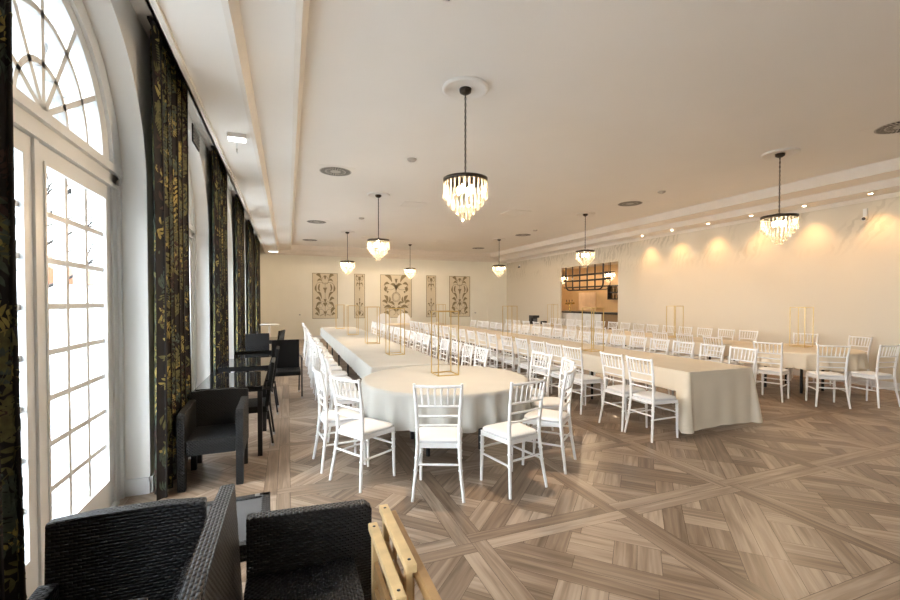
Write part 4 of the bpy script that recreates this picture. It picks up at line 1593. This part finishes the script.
# foreground: two large armchairs and the corner of a third
wicker_armchair('black wicker armchair at bottom left, its back panel facing the camera', (-0.572, 1.685, 0), PI, 0.51, 0.55, 0.80, 0.58)
wicker_armchair('black wicker armchair turned sideways beside the folded wooden chairs', (0.065, 1.61, 0), -PI / 2, 0.87, 0.60, 0.82, 0.65, 'wicker', 0.085)
wicker_armchair('third black wicker armchair, only a corner of its back in view at the bottom', (-0.63, 1.035, 0), PI, 0.54, 0.60, 0.80, 0.60)
# next to the curtain
wicker_armchair('black wicker armchair standing against the leaf-print curtain before the glass tables', (-0.62, 4.36, 0), PI, 0.50, 0.55, 0.745, 0.655, 'wicker_dull')

# low side table behind the foreground armchairs
lt = thing('side_table', 'low wicker-edged side table with grey glass behind the foreground armchairs', 'table', (-0.36, 2.37, 0), 0.04)
mb = MB()
for k in range(4):
    xf = Matrix.Rotation(PI / 2 * k, 4, 'Z')
    mb.box(-0.27, 0.27, -0.27, -0.225, 0.42, 0.50, xf=xf, bev=0.006)
mb.build('rim', M['wicker'], lt, uv=True)
MB().box(-0.225, 0.225, -0.225, 0.225, 0.478, 0.492).build('glass_top', M['grey_glass'], lt)
for sx in (-1, 1):
    for sy in (-1, 1):
        MB().box(sx * 0.245 - 0.02, sx * 0.245 + 0.02, sy * 0.245 - 0.02, sy * 0.245 + 0.02, 0, 0.42).build('leg', M['wicker'], lt, uv=True)
MB().box(0.19, 0.215, 0.232, 0.262, 0.5, 0.502).build('clip', M['steel'], lt)

# ------------------------------------------------------------------ folded wooden chairs leaning by the armchair
def folded_wood(label, x, dx, y0, y1, ztop, m1, m2, tilt, rx=(0.021, 0.034)):
    o = thing('folding_chair', label, 'folding chair', (x, (y0 + y1) / 2, 0), 0, 'folded wooden chairs')
    h = (y1 - y0) / 2
    xf = Matrix.Rotation(tilt, 4, 'Y')
    # top rail with screw holes
    MB().box(-0.019, 0.019, -h, h, ztop - 0.03, ztop, xf=xf, bev=0.004).build('top_rail', m1, o)
    mb = MB()
    for s in (-1, 1):
        mb.lathe([(0.0, ztop + 0.0006), (0.0065, ztop + 0.0006), (0.0065, ztop - 0.002)][::-1], 10, (0, s * (h - 0.035), 0), xf=xf)
    mb.build('screw_hole', M['black'], o)
    for s in (-1, 1):
        MB().box(-0.012, 0.012, s * (h - 0.05) - 0.018, s * (h - 0.05) + 0.018, 0.002, ztop - 0.03, xf=xf, bev=0.003).build('leg', m1, o)
    for z in (ztop - 0.13, ztop - 0.24, 0.30, 0.12):
        MB().box(-0.009, 0.009, -h + 0.07, h - 0.07, z - 0.05, z, xf=xf, bev=0.003).build('slat', m2, o)
    # folded seat frame lying flat behind
    MB().box(rx[0], rx[1], -h - 0.30, h + 0.0, ztop - 0.085, ztop - 0.035, xf=xf, bev=0.003).build('seat_rail', m2, o)
    for s in (-1, 1):
        MB().box(0.021, 0.034, s * (h - 0.10) - 0.016, s * (h - 0.10) + 0.016, 0.002, ztop - 0.10, xf=xf, bev=0.003).build('cross_leg', m2, o)
    mb = MB()
    mb.tube([(rx[1], 0.03, ztop - 0.055), (rx[1] + 0.007, 0.03, ztop - 0.055)], 0.008, 8, xf=xf)
    mb.build('bolt', M['steel'], o)
    return o
folded_wood('folded pale wooden chair touching the sideways wicker armchair', 0.331, 0, 1.30, 1.79, 0.66, M['pine'], M['pine_dark'], 0.0)
folded_wood('folded wooden chair on the outer side of the pair', 0.390, 0, 1.385, 1.85, 0.70, M['pine'], M['pine_dark'], 0.0, (0.024, 0.056))

# ------------------------------------------------------------------ glass tables and metal-legged armchairs along the windows
def glass_table(label, y0, y1, x0=-0.86, x1=-0.24):
    o = thing('glass_table', label, 'table', ((x0 + x1) / 2, (y0 + y1) / 2, 0), 0, 'black glass tables by the windows')
    hx, hy = (x1 - x0) / 2, (y1 - y0) / 2
    MB().box(-hx, hx, -hy, hy, 0.722, 0.732, bev=0.002).build('glass_top', M['black_glass'], o)
    mb = MB()
    mb.box(-hx + 0.01, hx - 0.01, -hy + 0.01, -hy + 0.04, 0.672, 0.721); mb.box(-hx + 0.01, hx - 0.01, hy - 0.04, hy - 0.01, 0.672, 0.721)
    mb.box(-hx + 0.01, -hx + 0.04, -hy + 0.04, hy - 0.04, 0.672, 0.721); mb.box(hx - 0.04, hx - 0.01, -hy + 0.04, hy - 0.04, 0.672, 0.721)
    mb.build('apron', M['wicker_fine'], o, uv=True)
    for sx in (-1, 1):
        for sy in (-1, 1):
            MB().box(sx * (hx - 0.035) - 0.022, sx * (hx - 0.035) + 0.022, sy * (hy - 0.035) - 0.022, sy * (hy - 0.035) + 0.022, 0, 0.672).build('leg', M['black'], o)
    return o
glass_table('nearest black glass table, behind the wicker armchair at the curtain', 4.76, 5.72)
glass_table('second black glass table from the camera along the windows', 6.22, 7.12)
glass_table('third black glass table from the camera along the windows', 8.1, 9.0)
glass_table('farthest black glass table along the windows', 10.2, 11.1)

def side_armchair(label):
    o = thing('armchair', label, 'armchair', group='black armchairs with metal legs')
    m = M['wicker_fine']
    MB().box(-0.235, 0.235, -0.24, 0.25, 0.38, 0.45, bev=0.01).build('seat', m, o, uv=True)
    mb = MB()
    xf = Matrix.Translation((0, -0.235, 0.44)) @ Matrix.Rotation(R(8), 4, 'X')
    mb.box(-0.225, 0.225, -0.02, 0.02, 0.0, 0.49, xf=xf, bev=0.01)
    mb.build('backrest', m, o, uv=True)
    for s in (-1, 1):
        fl = MB().tube([(s * 0.25, 0.25, 0.0), (s * 0.25, 0.24, 0.63)], 0.012, 8).build('leg', M['black'], o)
        MB().tube([(s * 0.25, 0.25, 0.0), (s * 0.25, 0.2495, 0.03)], 0.0145, 8).build('foot_cap', M['steel'], fl)
        rl = MB().tube([(s * 0.215, -0.30, 0.0), (s * 0.225, -0.25, 0.40)], 0.012, 8).build('leg', M['black'], o)
        MB().tube([(s * 0.215, -0.30, 0.0), (s * 0.2155, -0.296, 0.03)], 0.0145, 8).build('foot_cap', M['steel'], rl)
        MB().tube([(s * 0.25, 0.23, 0.625), (s * 0.252, 0.21, 0.645), (s * 0.25, 0.1, 0.655), (s * 0.245, -0.15, 0.65), (s * 0.235, -0.27, 0.645)], 0.016, 8).build('armrest', M['black'], o)
    return o
sa = side_armchair('black armchair with silver feet facing the camera in the walkway')
sa.location = (-0.04, 7.62, 0); sa.rotation_euler = (0, 0, PI)
for x, y, a, lb in ((-0.46, 5.28, PI / 2, 'black armchair pushed sideways under the nearest glass table'),
                    (-0.44, 6.66, PI / 2, 'black armchair pushed sideways under the second glass table'),
                    (-0.56, 9.35, PI + 0.1, 'black armchair behind the third glass table, facing the camera'),
                    (-0.42, 10.6, PI / 2 - 0.25, 'black armchair tilted at the farthest glass table')):
    dup(sa, (x, y, 0), a, lb)

# white tall table near the far corner
bt = thing('bistro_table', 'tall white pedestal table near the white door', 'table', (-0.52, 14.0, 0))
MB().lathe([(0.0, 0.87), (0.27, 0.87), (0.275, 0.88), (0.27, 0.895), (0.0, 0.895)], 28).build('tabletop', M['plastic'], bt)
MB().tube([(0, 0, 0.02), (0, 0, 0.87)], 0.03, 12).build('pedestal', M['plastic'], bt)
MB().lathe([(0.2, 0.0), (0.2, 0.012), (0.04, 0.03), (0.0, 0.03)], 24).build('base', M['plastic'], bt)

# ------------------------------------------------------------------ outside the windows
g = struct(MB().box(-60, XO - 0.15, -30, 70, -0.25, -0.15).build('ground_outside', M['terrace']))
def bare_tree(label, loc, h, seed):
    rnd = random.Random(seed)
    o = thing('tree', label, 'tree', loc, 0, 'bare trees outside')
    tr = MB(); br = MB()
    tr.tube([(0, 0, 0), (0.05, 0.02, h * 0.3), (0.0, 0.08, h * 0.55)], [0.13, 0.10, 0.07], 8)
    def grow(mb, p, d, ln, r, depth):
        q = p + d * ln
        mid = p + d * ln * 0.5 + Vector((rnd.uniform(-1, 1), rnd.uniform(-1, 1), rnd.uniform(-0.3, 0.5))) * ln * 0.08
        mb.tube([p, mid, q], [r, r * 0.8, r * 0.6], 5, caps=False)
        if depth:
            for _ in range(3):
                nd = (d + Vector((rnd.uniform(-1, 1), rnd.uniform(-1, 1), rnd.uniform(-0.4, 0.8))) * 0.75).normalized()
                grow(mb, p + (q - p) * rnd.uniform(0.5, 1), nd, ln * 0.7, r * 0.55, depth - 1)
    for k in range(6):
        a = k * 2.4
        grow(br, Vector((0.02, 0.04, h * (0.3 + 0.05 * k))), Vector((math.cos(a), math.sin(a), 0.7)).normalized(), h * 0.24, 0.045, 3)
    tr.build('trunk', M['bark'], o)
    br.build('branches', M['bark'], o)
    return o
bare_tree('bare tree outside the arched window, behind the upper panes', (-6.0, 13.6, -0.15), 6.5, 2)
bare_tree('bare tree outside, seen through the fanlight', (-9.5, 21.0, -0.15), 9.0, 9)
hs = thing('house', 'small pale house with orange roof far outside the window', 'house', (-12.5, 29.5, -0.15))
MB().box(-2.5, 2.5, -2.5, 2.5, 0, 2.6).build('wall', M['render'], hs)
mb = MB()
mb.prism([(-2.9, 2.6), (2.9, 2.6), (0, 4.3)], -2.8, 2.8, xf=Matrix.Rotation(PI / 2, 4, 'X'))
mb.build('roof', M['rooftile'], hs)
hd = MB()
rnd = random.Random(4)
rows = []
for i in range(40):
    y = 2 + 40 * i / 39
    rows.append([(-18 + rnd.uniform(-0.2, 0.2), y, -0.15), (-18.2 + rnd.uniform(-0.2, 0.2), y, 0.7 + rnd.uniform(-0.2, 0.2)), (-18.6, y, 1.0 + rnd.uniform(-0.2, 0.2)), (-19.2, y, 0.7), (-19.4, y, -0.15)])
hd.grid(rows)
tag(hd.build('hedge', M['hedge']), 'low dark hedge along the far side of the terrace outside', 'hedge')
